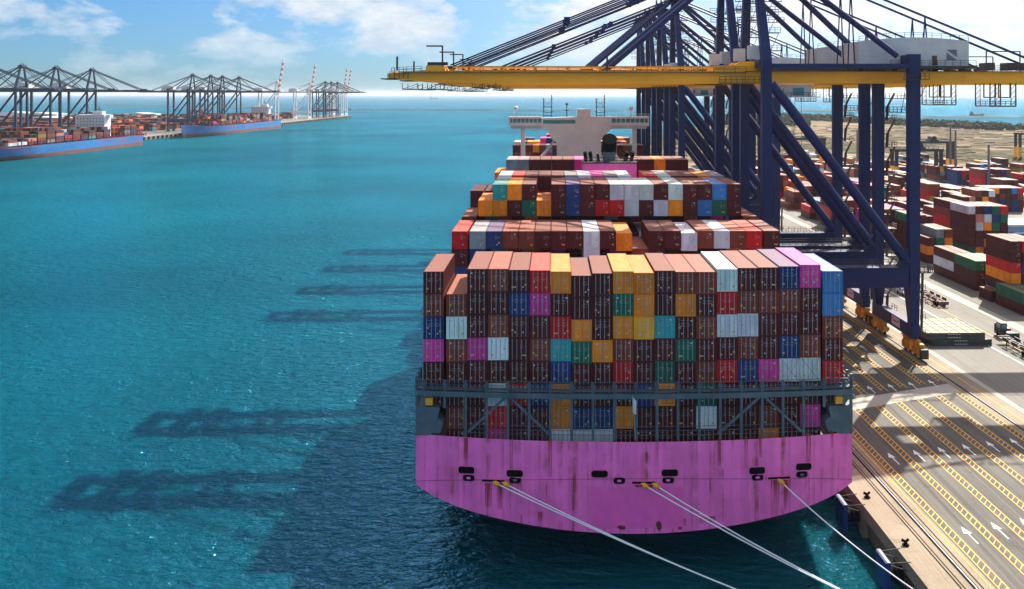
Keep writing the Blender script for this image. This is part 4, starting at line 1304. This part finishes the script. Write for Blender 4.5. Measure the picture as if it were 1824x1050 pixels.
ystack(1724, 455, [["GMMMMW", "OMMWSM", "MOMOWN", "MOMGNG", "MMMMGR"], ["MMRRBM", "MMMMMM"]], 'tall maroon block', 2, 0)
ystack(1652, 470, [["MOM", "GGGK", "MOOB"], ["MMMMG", "MMMMM"]], 'stack beside crane leg', 2, 0)
ystack(1822, 563, ["MG", "MG"], 'stack at frame edge', 1, 1)
# remaining yard blocks as one mass
YM = Matrix.Identity(4)
def yblock(x140, y0, nbays, ncol, hmin, hmax, skip=0.06):
    for bay in range(nbays):
        Y = y0 + bay * 12.75
        prev = random.randint(hmin, hmax)
        for c in range(ncol):
            hgt = max(0, min(hmax, prev + random.choice((-2, -1, 0, 0, 0, 1, 1))))
            prev = max(hmin, hgt)
            if random.random() < skip: continue
            X = ln(x140, Y) + c * 2.62
            run = rcode()
            for t in range(hgt):
                if random.random() < 0.7: run = rcode()
                mt = Matrix.Translation((X, Y, 0)) @ Matrix.Rotation(QA, 4, 'Z')
                stuff_box(mt, 0, 2.44, 0, 12.19, 0.02 + t*2.6, 0.02 + t*2.6 + 2.57, run)
yblock(110.5, 301, 3, 6, 3, 5); yblock(110.5, 345, 4, 6, 2, 5); yblock(110.5, 402, 6, 6, 3, 5); yblock(112, 486, 8, 6, 2, 4)
yblock(136, 322, 3, 6, 2, 4); yblock(136, 366, 5, 6, 3, 5); yblock(136, 436, 5, 6, 1, 4); yblock(138, 510, 6, 6, 2, 4)
yblock(166, 360, 3, 6, 3, 5); yblock(166, 404, 5, 6, 2, 5); yblock(168, 476, 3, 6, 1, 2)
yblock(196, 394, 3, 6, 2, 4); yblock(196, 440, 4, 6, 1, 2); yblock(226, 460, 5, 6, 2, 5); yblock(256, 500, 4, 6, 1, 4)
yblock(150, 240, 2, 4, 2, 4); yblock(134, 252, 1, 3, 1, 2)
yblock(116, 590, 5, 6, 1, 4); yblock(142, 592, 5, 6, 1, 4); yblock(168, 560, 7, 6, 1, 4); yblock(240, 545, 5, 6, 2, 4); yblock(265, 600, 4, 6, 1, 4); yblock(192, 560, 8, 6, 1, 4); yblock(222, 380, 5, 6, 2, 4); yblock(248, 450, 3, 6, 2, 4); yblock(215, 540, 4, 6, 2, 4); yblock(290, 560, 3, 6, 2, 4)

# ------------------------------------------------------------------ quay vehicles and loose gear
# stack of flat racks lying across the road
fr = MB()
fr.box(0, 12.19, 0, 0.16, 0.0, 0.62); fr.box(0, 12.19, 2.28, 2.44, 0.0, 0.62)
fr.box(0, 0.5, 0.16, 2.28, 0.0, 0.66); fr.box(11.69, 12.19, 0.16, 2.28, 0.0, 0.66)
fr.box(0.5, 11.69, 0.16, 2.28, 0.44, 0.58, 1)
for k in range(6): fr.box(1.2 + k*1.9, 1.36 + k*1.9, 0.05, 2.39, 0.58, 0.64)
for k in range(5): fr.box(4.5 + k*0.55, 4.9 + k*0.55, -0.02, -0.005, 0.28, 0.42, 2)
fr_me = fr.mesh('flat_rack', [M['flatrack'], M['flatdeck'], M['white']])
base = P(1648, 617)
for r_ in range(5):
    for t in range(4):
        o = ob('flat_rack', fr_me)
        o.location = (base.x + 0.2 + (1.4 if t < 2 else 0.0) + 0.03 * (r_ % 2), base.y + r_ * 2.46, 0.02 + t * 0.68); o.rotation_euler = (0, 0, QA * 0.6)
        tag(o, f"dark steel flat rack, {['lowest','second up','third up','topmost'][t]} of its pile, {ORD[r_]} pile from the front", 'flat rack', 'flat racks piled beside the crane')
def wheel(b, x, y, r=0.5, w2=0.28, mi=0):
    b.tube((x - w2/2, y, r), (x + w2/2, y, r), r, 12, mi)
def trailer(loc, rz, lab, colr):
    root = empty('trailer_chassis', loc, rz)
    tag(root, lab, 'trailer', 'trailers waiting on the yard road')
    b = MB()
    for x in (-0.55, 0.55): b.box(x - 0.1, x + 0.1, 0, 12.4, 1.0, 1.35)
    for y in (0.05, 1.2, 3.4, 6.2, 9.0, 11.4): b.box(-1.22, 1.22, y, y + 0.28, 1.12, 1.38)
    for x in (-1.18, 1.18): b.box(x - 0.06, x + 0.06, 0.1, 12.2, 1.15, 1.35)
    b.box(-1.25, 1.25, 12.1, 12.35, 0.95, 1.55)
    b.box(-1.22, 1.22, -0.1, 0.05, 0.6, 1.38)
    b.obj('frame', colr, root)
    b = MB()
    for s in (-1, 1):
        for y in (1.3, 4.6, 8.0): b.box(s*1.25 - 0.06, s*1.25 + 0.06, y, y + 2.2, 1.38, 1.9)
    b.obj('side_guide', colr, root)
    for y in (1.6, 2.9):
        for s in (-1, 1):
            b = MB(); wheel(b, s*0.95, y, 0.5, 0.5); b.obj('wheel', M['black'], root)
    b = MB()
    for s in (-1, 1): b.box(s*0.7 - 0.08, s*0.7 + 0.08, 9.6, 9.8, 0.02, 1.1)
    b.obj('landing_leg', M['darksteel'], root)
q = P(1681, 548)
trailer((q.x, q.y, 0.02), QA, 'empty red brown trailer chassis on the road, closest to the crane', M['trailer'])
trailer((q.x - 3.1, q.y + 13.0, 0.02), QA, 'empty red brown trailer chassis farther up the road, behind another', M['trailer'])
def terminal_tractor(loc, rz, lab):
    root = empty('terminal_tractor', loc, rz)
    tag(root, lab, 'tractor')
    b = MB(); b.box(-1.2, 1.2, 0, 5.4, 0.6, 1.15); b.box(-1.25, 1.25, 0, 0.3, 0.5, 1.7); b.box(-0.9, 0.9, 0.7, 2.4, 1.15, 1.5); b.box(-1.2, 1.2, 5.2, 5.5, 0.4, 2.5)
    b.obj('chassis', M['darksteel'], root)
    b = MB(); b.prism([(2.9, 1.15), (4.9, 1.15), (4.9, 2.6), (4.5, 3.0), (2.9, 3.0)], 'x', -1.15, 0.2); c = b.obj('cab', M['flatrack'], root)
    b = MB(); b.box(-1.17, -1.155, 3.2, 4.6, 1.9, 2.75); b.box(-1.0, 0.05, 2.87, 2.89, 1.9, 2.75); b.obj('window', M['glass'], c)
    b = MB(); b.box(0.3, 1.1, 3.0, 4.9, 1.15, 1.9); b.obj('bonnet', M['redpaint'], root)
    for y in (1.0, 4.2):
        for s in (-1, 1):
            b = MB(); wheel(b, s*1.0, y, 0.52, 0.42); b.obj('wheel', M['black'], root)
q = P(1812, 611)
terminal_tractor((q.x - 0.2, q.y + 1, 0.02), QA + 0.02, 'dark terminal tractor parked by the yellow line at the frame edge')
trailer((ln(93.2, q.y - 12), q.y - 12.5, 0.02), QA, 'dark empty trailer chassis behind the terminal tractor', M['darksteel'])
def pickup(loc, rz, lab):
    root = empty('pickup_truck', loc, rz)
    tag(root, lab, 'pickup')
    b = MB(); b.prism([(0, 0.45), (5.3, 0.45), (5.3, 1.0), (4.0, 1.1), (3.5, 1.72), (2.0, 1.75), (1.75, 1.12), (0, 1.1)], 'x', -0.92, 0.92); b.obj('body', M['shipwhite'], root)
    b = MB(); b.box(-0.94, 0.94, 2.15, 3.4, 1.18, 1.6); b.prism([(3.5, 1.15), (4.02, 1.12), (3.56, 1.66), (3.5, 1.66)], 'x', -0.8, 0.8); b.box(-0.8, 0.8, 1.83, 1.9, 1.2, 1.62); b.obj('window', M['glass'], root)
    b = MB(); b.box(-0.75, 0.75, 0.15, 1.65, 1.08, 1.13); b.obj('load_bed', M['darksteel'], root)
    for y in (0.95, 4.25):
        for s in (-1, 1):
            b = MB(); wheel(b, s*0.8, y, 0.37, 0.26); b.obj('wheel', M['black'], root)
q = P(1602, 521)
pickup((q.x, q.y, 0.02), QA + math.pi, 'white pickup truck on the road seen through the crane portal')
cn = MB(); cn.box(-0.25, 0.25, -0.25, 0.25, 0, 0.05); cn.tube((0,0,0.05), (0,0,0.9), 0.2, 10, 0, 0.04)
q = P(1760, 612); o = cn.obj('traffic_cone', M['redpaint']); o.location = (q.x, q.y, 0.02); o.scale = (1.3, 1.3, 1.5)
tag(o, 'small red traffic cone standing alone on the road', 'traffic cone')

# rubber-tyred gantries
def gantry(name, loc, rz, lab, legm, lowm, span=25.0, hgt=19.5, grp=None):
    root = empty(name, loc, rz)
    tag(root, lab, 'gantry crane', grp)
    for x in (0, span):
        for y in (0, 6.5):
            b = MB(); b.beam((x, y, 1.0), (x, y, 10.0), 2.3, 1.6, 1, 2.0, 1.4); b.beam((x, y, 10.0), (x, y, hgt), 1.9, 1.3, 0); b.obj('leg', [legm, lowm], root)
        b = MB(); b.box(x - 0.6, x + 0.6, -2, 8.5, 1.0, 2.0); b.obj('sill', legm, root)
        for y in (-1.2, 0.6, 5.9, 7.7):
            b = MB(); wheel(b, x, y, 0.75, 0.5); b.obj('wheel', M['black'], root)
    for y in (0, 6.5):
        b = MB(); b.box(-1.4, span + 1.4, y - 0.5, y + 0.5, hgt, hgt + 1.6); b.rail((-1.4, y, hgt + 1.6), (span + 1.4, y, hgt + 1.6), 1.0, 3, 0.08); b.obj('girder', legm, root)
    b = MB(); b.box(span*0.45, span*0.45 + 5, -0.8, 7.4, hgt + 1.6, hgt + 2.6); b.tube((span*0.45 + 2.5, -0.2, hgt + 3.2), (span*0.45 + 2.5, 6.6, hgt + 3.2), 1.6, 12); b.obj('trolley', M['darksteel'], root)
    return root
RG = 'rubber tyred gantries in the near yard'
q = P(1597, 328); gantry('gantry_crane', (q.x, q.y, 0.02), QA, 'dark gantry crane with yellow feet straddling the middle yard block', M['darksteel'], M['yellow'], 26, 18.5, RG)
q = P(1642, 316); gantry('gantry_crane', (q.x, q.y + 15, 0.02), QA, 'dark gantry crane with yellow feet behind the middle block gantry', M['darksteel'], M['yellow'], 26, 20.0, RG)
q = P(1438, 300); gantry('gantry_crane', (q.x - 12, q.y, 0.02), QA, 'dark gantry crane with yellow feet seen between the crane braces', M['darksteel'], M['yellow'], 24, 19.5, RG)
q = P(1817, 285); gantry('gantry_crane', (q.x, q.y, 0.02), QA, 'dark gantry crane with yellow feet at the far edge of the yard', M['darksteel'], M['yellow'], 26, 19.5, RG)
# light masts
def light_mast(px, pyb, h, lab):
    q = P(px, pyb)
    root = empty('light_mast', (q.x, q.y, 0))
    tag(root, lab, 'light mast', 'floodlight masts in the near yard')
    b = MB(); b.tube((0,0,0), (0,0,h), 0.75, 8, 0, 0.5)
    for k in range(int(h // 2)): b.beam((-0.62, -0.6, 1 + 2*k), (0.62, -0.6, 2.6 + 2*k), 0.1)
    b.obj('pole', M['mast'], root)
    b = MB(); b.box(-2.2, 2.2, -1.0, 1.0, h, h + 0.25); b.rail((-2.2, -1.0, h), (2.2, -1.0, h), 1.1, 1.0, 0.06)
    for k in range(5): b.box(-2.3 + k*1.05, -1.7 + k*1.05, -1.3, -0.8, h + 1.0, h + 1.5)
    b.obj('floodlight_ring', M['mast'], root)
light_mast(1761, 357, 27, 'grey lattice floodlight mast behind the tall maroon container block')
light_mast(1702, 330, 31, 'grey lattice floodlight mast beside the gantry crane, nearer of two')
light_mast(1693, 322, 33.5, 'grey lattice floodlight mast beside the gantry crane, farther of two')
light_mast(1527, 310, 28, 'grey lattice floodlight mast seen between two crane legs')
light_mast(1413, 268, 19, 'grey lattice floodlight mast on the sand behind the nearest crane leg')
# office building
q = P(1782, 430)
ofc = empty('office_building', (q.x, q.y, 0), QA)
tag(ofc, 'low pale blue office building with white flat roof beside the container stacks', 'building')
b = MB(); b.box(0, 26, 0, 14, 0, 5.2); b.obj('wall', mat('office_wall', (0.30,0.40,0.46), 0.7, var=0.15), ofc)
b = MB(); b.box(-0.6, 26.6, -0.6, 14.6, 5.2, 5.9); b.obj('roof', M['shipwhite'], ofc)
b = MB(); b.box(3.5, 16, -3.4, -0.02, 3.1, 3.3); b.obj('awning', mat('awning_blue', (0.10,0.28,0.60), 0.6), ofc)
for x in (3.7, 9.0, 15.6):
    b = MB(); b.beam((x, -3.2, 0), (x, -3.2, 3.1), 0.2); b.obj('awning_post', M['galv'], ofc)
for k in range(4):
    b = MB(); b.box(2 + k*5.6, 5 + k*5.6, -0.08, -0.02, 0.9 if k < 3 else 0.1, 2.6); b.obj('window', M['glass'], ofc)

# ------------------------------------------------------------------ beyond the yard: scrub, woodland, shore, breakwaters, hills
b = MB()
rs = random.Random(3)
def clump(x, y, z, r, h):
    n = rs.randint(5, 7)
    vs = []
    for lv, (rr, zz_) in enumerate(((0.8, 0.0), (1.0, 0.45), (0.62, 0.85))):
        for i in range(n):
            a = 2 * math.pi * i / n + lv * 0.4 + rs.uniform(-0.3, 0.3)
            k = rs.uniform(0.65, 1.25)
            vs.append((x + math.cos(a) * r * rr * k, y + math.sin(a) * r * rr * k, z + h * zz_ * rs.uniform(0.8, 1.2)))
    vs.append((x, y, z + h * rs.uniform(0.9, 1.15)))
    fs = []
    for lv in range(2):
        for i in range(n):
            fs.append((lv*n + i, lv*n + (i+1) % n, (lv+1)*n + (i+1) % n, (lv+1)*n + i))
    for i in range(n): fs.append((2*n + i, 2*n + (i+1) % n, 3*n))
    b.add(vs, fs)
shore = [(230, 1480), (330, 1870), (520, 2080), (575, 1830), (706, 1310), (1040, 1160), (1460, 900)]
for (x0, y0), (x1, y1) in zip(shore[:-1], shore[1:]):
    L = math.hypot(x1 - x0, y1 - y0)
    for i in range(int(L / 0.55)):
        t = rs.random()
        d = 4 + 210 * rs.random() ** 1.6
        nx, ny = (y1 - y0) / L, -(x1 - x0) / L
        if x1 > 575: nx, ny = -abs(nx) * 0.55, -abs(ny)
        x, y = x0 + (x1 - x0) * t + nx * d * 0.8, y0 + (y1 - y0) * t - abs(ny) * d
        clump(x, y, -0.1, rs.uniform(2.0, 5.5), rs.uniform(3, 9.5))
tag(b.obj('woodland', mat('scrub_foliage', (0.040,0.052,0.022), 0.95, var=0.6, vscale=0.03, spec=0.1)), 'dark belt of low coastal trees between the sand and the sea', 'woodland', kind='stuff')
b = MB()
for i in range(1500):
    Y = rs.uniform(690, 1500); X = rs.uniform(0.09 * Y, 0.56 * Y)
    if rs.random() < 0.5: Y = 820 + rs.gauss(0, 60) + 200 * math.sin(X * 0.01)
    clump(X, Y, -0.12, rs.uniform(2, 13), rs.uniform(0.3, 1.2))
tag(b.obj('scrub', mat('dry_scrub', (0.070,0.064,0.032), 0.95, var=0.5, vscale=0.05, spec=0.1)), 'low dry scrub scattered over the sandy ground behind the yard', 'scrub', kind='stuff')
def breakwater(p0, p1, lab, wd=9.0, ht=3.2):
    b = MB()
    p0, p1 = Vector((*p0, 0)), Vector((*p1, 0))
    n = 60
    d = (p1 - p0).normalized(); a = Vector((-d.y, d.x, 0))
    vs, fs = [], []
    for i in range(n + 1):
        o = p0.lerp(p1, i / n)
        h = ht * rs.uniform(0.85, 1.1)
        for k, z in ((-wd, WATER_Z - 0.4), (-wd*0.35, WATER_Z + h), (wd*0.35, WATER_Z + h), (wd, WATER_Z - 0.4)):
            q = o + a * k; vs.append((q.x, q.y, z))
    for i in range(n):
        for k in range(3): fs.append((4*i + k, 4*i + k + 1, 4*i + k + 5, 4*i + k + 4))
    b.add(vs, fs)
    tag(b.obj('breakwater', M['rock']), lab, 'breakwater')
breakwater((-2700, 5100), (-760, 3230), 'thin dark breakwater far out beyond the left terminal')
breakwater((-755, 3235), (1000, 2960), 'long thin dark breakwater crossing the sea behind the ship bridge')
breakwater((660, 2190), (1500, 1960), 'dark breakwater off the wooded shore below the small coaster')
b = MB()
for (x0, x1, Y, h) in ((4300, 9500, 11500, 330), (6500, 14000, 14500, 520), (2600, 5200, 15500, 170)):
    n = 40
    vs, fs = [], []
    for i in range(n + 1):
        t = i / n; env = math.sin(math.pi * t) ** 0.7
        z = h * env * (0.6 + 0.25 * math.sin(5 * t + Y) + 0.18 * math.sin(13 * t + 2))
        vs += [(x0 + (x1-x0)*t, Y - 300, -4.5), (x0 + (x1-x0)*t, Y, max(z, -4)), (x0 + (x1-x0)*t, Y + 900, -4.5)]
    for i in range(n):
        fs += [(3*i, 3*i+3, 3*i+4, 3*i+1), (3*i+1, 3*i+4, 3*i+5, 3*i+2)]
    b.add(vs, fs)
tag(b.obj('hills', M['hill'], smooth=60), kind='structure')

# ------------------------------------------------------------------ far terminal on the left
FX = -503.0                                     # its quay edge
slab('far_quay', [(FX, 560), (FX, 2160), (FX - 130, 2160), (FX - 430, 1950), (FX - 780, 1950), (FX - 700, 560)], -4.6, 0.0, M['yard'])
b = MB()
for k in range(110):
    Y = 780 + k * 12.5
    b.box(FX - 0.02, FX + 1.2, Y, Y + 4, -3.4, -0.4)
tag(b.obj('far_quay_fenders', M['black']), kind='structure')
farc = make_crane('harbour_crane', M['navy_far'], M['navy_far'], detail=False, boom_len=66, rear=48, apex=78)
snapshot(farc)
FC = [(845, 'near'), (902, 'mid'), (971, 'far'), (1236, ''), (1300, ''), (1345, ''), (1414, '')]
FL = ['dark blue harbour crane behind the nearer blue ship, cut by the frame edge', 'dark blue harbour crane over the bow stacks of the nearer blue ship',
      'dark blue harbour crane over the white house of the nearer blue ship', 'dark blue harbour crane on open quay between the two blue ships',
      'dark blue harbour crane over the bow of the farther blue ship', 'dark blue harbour crane over the middle of the farther blue ship', 'dark blue harbour crane by the house of the farther blue ship']
for i, (Y, _) in enumerate(FC):
    o = farc if i == 0 else copy_tree(farc)
    o.location = (FX - 5, Y, 0.0); o.rotation_euler = (0, 0, math.pi)
    tag(o, FL[i], 'crane', 'cranes along the far terminal')
o = copy_tree(farc); o.location = (FX - 5, 793, 0); o.rotation_euler = (0, 0, math.pi)
tag(o, 'dark blue harbour crane mostly outside the frame, only its stays showing', 'crane', 'cranes along the far terminal')
whc = make_crane('harbour_crane', M['shipwhite'], M['shipwhite'], detail=False, raised=True, boom_len=58, rear=40, apex=74)
snapshot(whc)
WL = ['white harbour crane with raised striped boom behind the farther blue ship', 'white harbour crane with raised striped boom standing alone on open quay',
      'white harbour crane with raised striped boom, first of the pair at the pier tip', 'white harbour crane with raised striped boom, outermost at the pier tip']
for i, Y in enumerate((1606, 1815, 2085, 2125)):
    o = whc if i == 0 else copy_tree(whc)
    o.location = (FX - 6, Y, 0); o.rotation_euler = (0, 0, math.pi)
    tag(o, WL[i], 'crane', 'white cranes with raised booms')
for i, (Y, lab) in enumerate(((1930, 'dark blue harbour crane near the pier tip, first of three with lowered booms'), (1980, 'dark blue harbour crane near the pier tip, middle of three with lowered booms'), (2035, 'dark blue harbour crane near the pier tip, last of three with lowered booms'))):
    o = copy_tree(farc); o.location = (FX - 5, Y, 0); o.rotation_euler = (0, 0, math.pi)
    tag(o, lab, 'crane', 'cranes along the far terminal')

def cargo_ship(name, x_side, y_stern, L, B, deck, lab, house_y, house_h, boot_z):
    """a ship lying along the far quay, bow towards the camera"""
    root = empty(name, (x_side - B / 2, y_stern, WATER_Z), math.pi)
    tag(root, lab, 'ship', 'blue ships at the far terminal')
    D = deck - WATER_Z
    st = [0, 4, 14, L*0.3, L*0.55, L*0.7, L*0.8, L*0.88, L*0.94, L*0.985, L]
    def hb(s, up):
        a = B/2
        if s < 14: a *= (0.80 + 0.20 * (s / 14)) if up else (0.35 + 0.65 * s / 14)
        t0 = L * (0.80 if up else 0.66)
        if s > t0: a *= max(0.02, 1 - ((s - t0) / (L - t0)) ** (2.4 if up else 1.5))
        return a
    def sh(s): return D + (3.5 * ((s - L*0.8) / (L*0.2)) ** 1.5 if s > L*0.8 else 0)
    for nm, za, zb, m in (('boot_topping', -0.45, boot_z, M['boot']), ('hull', boot_z, None, M['bluehull'])):
        b = MB(); vs, fs = [], []
        rows = 4
        for s in st:
            zt = zb if zb is not None else sh(s)
            for sg in (-1, 1):
                for k in range(rows + 1):
                    z = za + (zt - za) * k / rows
                    f = max(0, min(1, z / sh(s)))
                    f = f ** 0.6
                    off = -(1 - f) * 0.0 + (f * 5.0 if s == L else 0)
                    vs.append((sg * (hb(s, False) * (1 - f) + hb(s, True) * f), s + off + (7 * (1 - f) if s == 0 else 0), z))
        nn = 2 * (rows + 1)
        for j in range(len(st) - 1):
            for sg in (0, 1):
                for k in range(rows):
                    a = j*nn + sg*(rows+1) + k
                    q = (a, a + 1, a + nn + 1, a + nn)
                    fs.append(q if sg == 1 else q[::-1])
        for k in range(rows):
            fs.append((k, k+1, rows+1+k+1, rows+1+k))
        b.add(vs, fs); b.obj(nm, m, root, smooth=35)
    b = MB(); vs = [(-hb(s, True), s, sh(s) - 1.2) for s in st] + [(hb(s, True), s, sh(s) - 1.2) for s in st][::-1]
    b.add(vs, [tuple(range(len(vs)))]); b.obj('deck', M['redpaint'], root)
    b = MB(); b.box(-B/2 + 12, B/2 - 1, house_y, house_y + 13, D, house_h - WATER_Z); b.box(-B/2 + 8, B/2 + 0.5, house_y + 3, house_y + 10, house_h - WATER_Z - 3.2, house_h - WATER_Z - 0.2); b.box(-5, 5, house_y + 2, house_y + 8, house_h - WATER_Z, house_h - WATER_Z + 3.5)
    h = b.obj('deckhouse', M['shipwhite'], root)
    for fl_ in range(5):
        b = MB()
        z = D + 6 + fl_ * 3.2
        if z > house_h - WATER_Z - 4: break
        for k in range(9): b.box(-B/2 + 13 + k * (B - 17) / 8, -B/2 + 14 + k * (B - 17) / 8, house_y + 13.0, house_y + 13.08, z, z + 1.2)
        b.obj('window', M['glass'], h)
    b = MB(); b.tube((0, house_y + 5, house_h - WATER_Z), (0, house_y + 5, house_h - WATER_Z + 9), 0.3, 6); b.box(-3, 3, house_y + 4.9, house_y + 5.1, house_h - WATER_Z + 5, house_h - WATER_Z + 5.4); b.obj('radar_mast', M['darksteel'], root)
    b = MB(); b.box(-3, 3, house_y - 8, house_y - 2, D, house_h - WATER_Z + 1); b.obj('funnel', M['bluehull'], root)
    k = 0
    for i in range(int(L * 0.86 / 14.2)):
        y = 6 + i * 14.2
        b = MB()
        for s in (-1, 1): b.beam((s*(B/2 - 0.4), y, D - 1.2), (s*(B/2 - 0.4), y, D + 5.5), 0.7)
        b.box(-B/2 + 0.4, B/2 - 0.4, y - 0.25, y + 0.25, D + 0.2, D + 0.9)
        b.obj('lashing_frame', M['redpaint'] if boot_z < 4 else M['mast'], root)
        yc = y + 1.1
        if house_y - 10 < yc + 12 and yc < house_y + 14: continue
        mt = Matrix.Translation((x_side - B/2, y_stern, WATER_Z)) @ Matrix.Rotation(math.pi, 4, 'Z')
        hmax = random.choice((2, 3, 4, 4, 5)) if yc < L * 0.75 else random.choice((1, 2, 3))
        for c in range(int(B / 2.6)):
            x = -B/2 + 1.0 + c * 2.55
            if abs(x) + 2.6 > hb(yc + 11, True): continue
            hh = max(0, hmax - random.choice((0, 0, 0, 1, 1, 2)))
            for t in range(hh):
                stuff_box(mt, x, x + 2.44, yc, yc + 12.1, D + 0.9 + t*2.62, D + 0.9 + t*2.62 + 2.58, None, 0.6)
    return root
cargo_ship('cargo_ship', -455.5, 992, 290, 43, 7.2, 'bright blue container ship with white house, nearer of the two at the far terminal', 60, 30.5, 3.6)
cargo_ship('cargo_ship', -458, 1480, 345, 40, 9.0, 'bright blue container ship with flared bow, farther of the two at the far terminal', 28, 32.0, 4.6)
# containers and sheds of the far terminal
for blk in range(9):
    for k in range(17):
        Y = 790 + k * 78
        X0 = FX - 75 - blk * 62
        if Y > 1900 - blk * 40 or X0 < FX - 690: continue
        for bay in range(4):
            prev = random.randint(1, 5)
            for c in range(8):
                hh = max(0, min(5, prev + random.choice((-1, 0, 0, 1)))); prev = hh
                x = X0 - c * 5.4
                for t in range(hh):
                    stuff_box(YM, x, x + 5.2, Y + bay*13, Y + bay*13 + 12.2, t*2.6 + 0.02, t*2.6 + 2.58, None, 0.6)
def shed(X, Y, w_, d_, h_, lab, colr):
    root = empty('warehouse', (X, Y, 0)); tag(root, lab, 'warehouse', 'warehouses behind the far terminal')
    b = MB(); b.box(0, w_, 0, d_, 0, h_); b.obj('wall', colr, root)
    b = MB(); b.prism([(-0.6, h_), (w_ + 0.6, h_), (w_ / 2, h_ + 3.2)], 'y', -0.5, d_ + 0.5); b.obj('roof', M['shipwhite'], root)
    b = MB()
    for k in range(4): b.box(w_*(0.1 + 0.22*k), w_*(0.1 + 0.22*k) + w_*0.12, -0.12, -0.02, 0, h_*0.6)
    b.obj('door', M['shipgrey'], root)
shed(-900, 1500, 60, 50, 11, 'wide white warehouse behind the container yard of the far terminal', M['shipwhite'])
shed(-870, 1760, 70, 40, 12, 'long white warehouse near the sea behind the far terminal', M['shipwhite'])
shed(-1040, 1710, 80, 50, 13, 'pale green warehouse behind the far terminal yard', mat('pale_green_sheet', (0.30,0.48,0.44), 0.6))
shed(-1170, 1860, 60, 45, 12, 'white warehouse at the seaward back corner of the far terminal', M['shipwhite'])
for i, (X, Y, lab) in enumerate(((-690, 1250, 'red gantry crane over the far yard behind the middle harbour cranes'), (-760, 1420, 'red gantry crane in the far yard, in front of a white warehouse'),
                                (-640, 1540, 'red gantry crane in the far yard behind the blue ship house'), (-700, 1680, 'red gantry crane in the far yard near the white boom cranes'), (-860, 1180, 'red gantry crane in the far yard close to the frame edge'))):
    gantry('gantry_crane', (X, Y, 0), 0, lab, M['redpaint'], M['redpaint'], 26, 20, 'red gantries in the far yard')
# ships out at sea
def coaster(px, py, L, lab, rz, z=WATER_Z):
    q = P(px, py, WATER_Z)
    root = empty('coaster', (q.x, q.y, WATER_Z), rz); tag(root, lab, 'ship')
    b = MB(); b.prism([(-L/2, 0.0), (L/2 - L*0.08, 0.0), (L/2, L*0.13), (L/2 - L*0.14, L*0.13), (L/2 - L*0.16, L*0.09), (-L*0.25, L*0.09), (-L*0.27, L*0.12), (-L/2, L*0.12)], 'y', -L*0.08, L*0.08); b.obj('hull', M['darksteel'], root)
    b = MB(); b.box(-L*0.48, -L*0.30, -L*0.07, L*0.07, L*0.12, L*0.25); b.box(-L*0.45, -L*0.36, -L*0.04, L*0.04, L*0.25, L*0.30); b.obj('deckhouse', M['shipgrey'], root)
    b = MB(); b.tube((L*0.36, 0, L*0.1), (L*0.36, 0, L*0.24), L*0.008, 6); b.tube((L*0.05, 0, L*0.09), (L*0.05, 0, L*0.18), L*0.008, 6); b.obj('mast', M['darksteel'], root)
coaster(1740, 206, 36, 'small dark coaster with stern house on the bright sea to the right', 0.02)
coaster(773, 176.5, 90, 'faint grey ship far out near the horizon', 0.05)

so = stuff.obj('shipping_containers', M['stuffpaint'])
tag(so, 'many more stacked shipping containers filling the yards and ship bays', 'containers', kind='stuff')

# ------------------------------------------------------------------ haze
hb_ = MB(); hb_.box(-45000, 45000, -700, 65000, -5.6, 125.0)
hm = bpy.data.materials.new('haze_air'); hm.use_nodes = True
t = hm.node_tree
for n in list(t.nodes): t.nodes.remove(n)
pv = nd(t, 'ShaderNodeVolumePrincipled', inp={'Color': (0.80, 0.90, 1.0, 1), 'Density': 0.00003, 'Anisotropy': 0.35})
mo = nd(t, 'ShaderNodeOutputMaterial'); t.links.new(pv.outputs[0], mo.inputs['Volume'])
tag(hb_.obj('haze', hm), kind='stuff')
print('containers as things:', N_CONT[0], 'objects', len(bpy.data.objects))
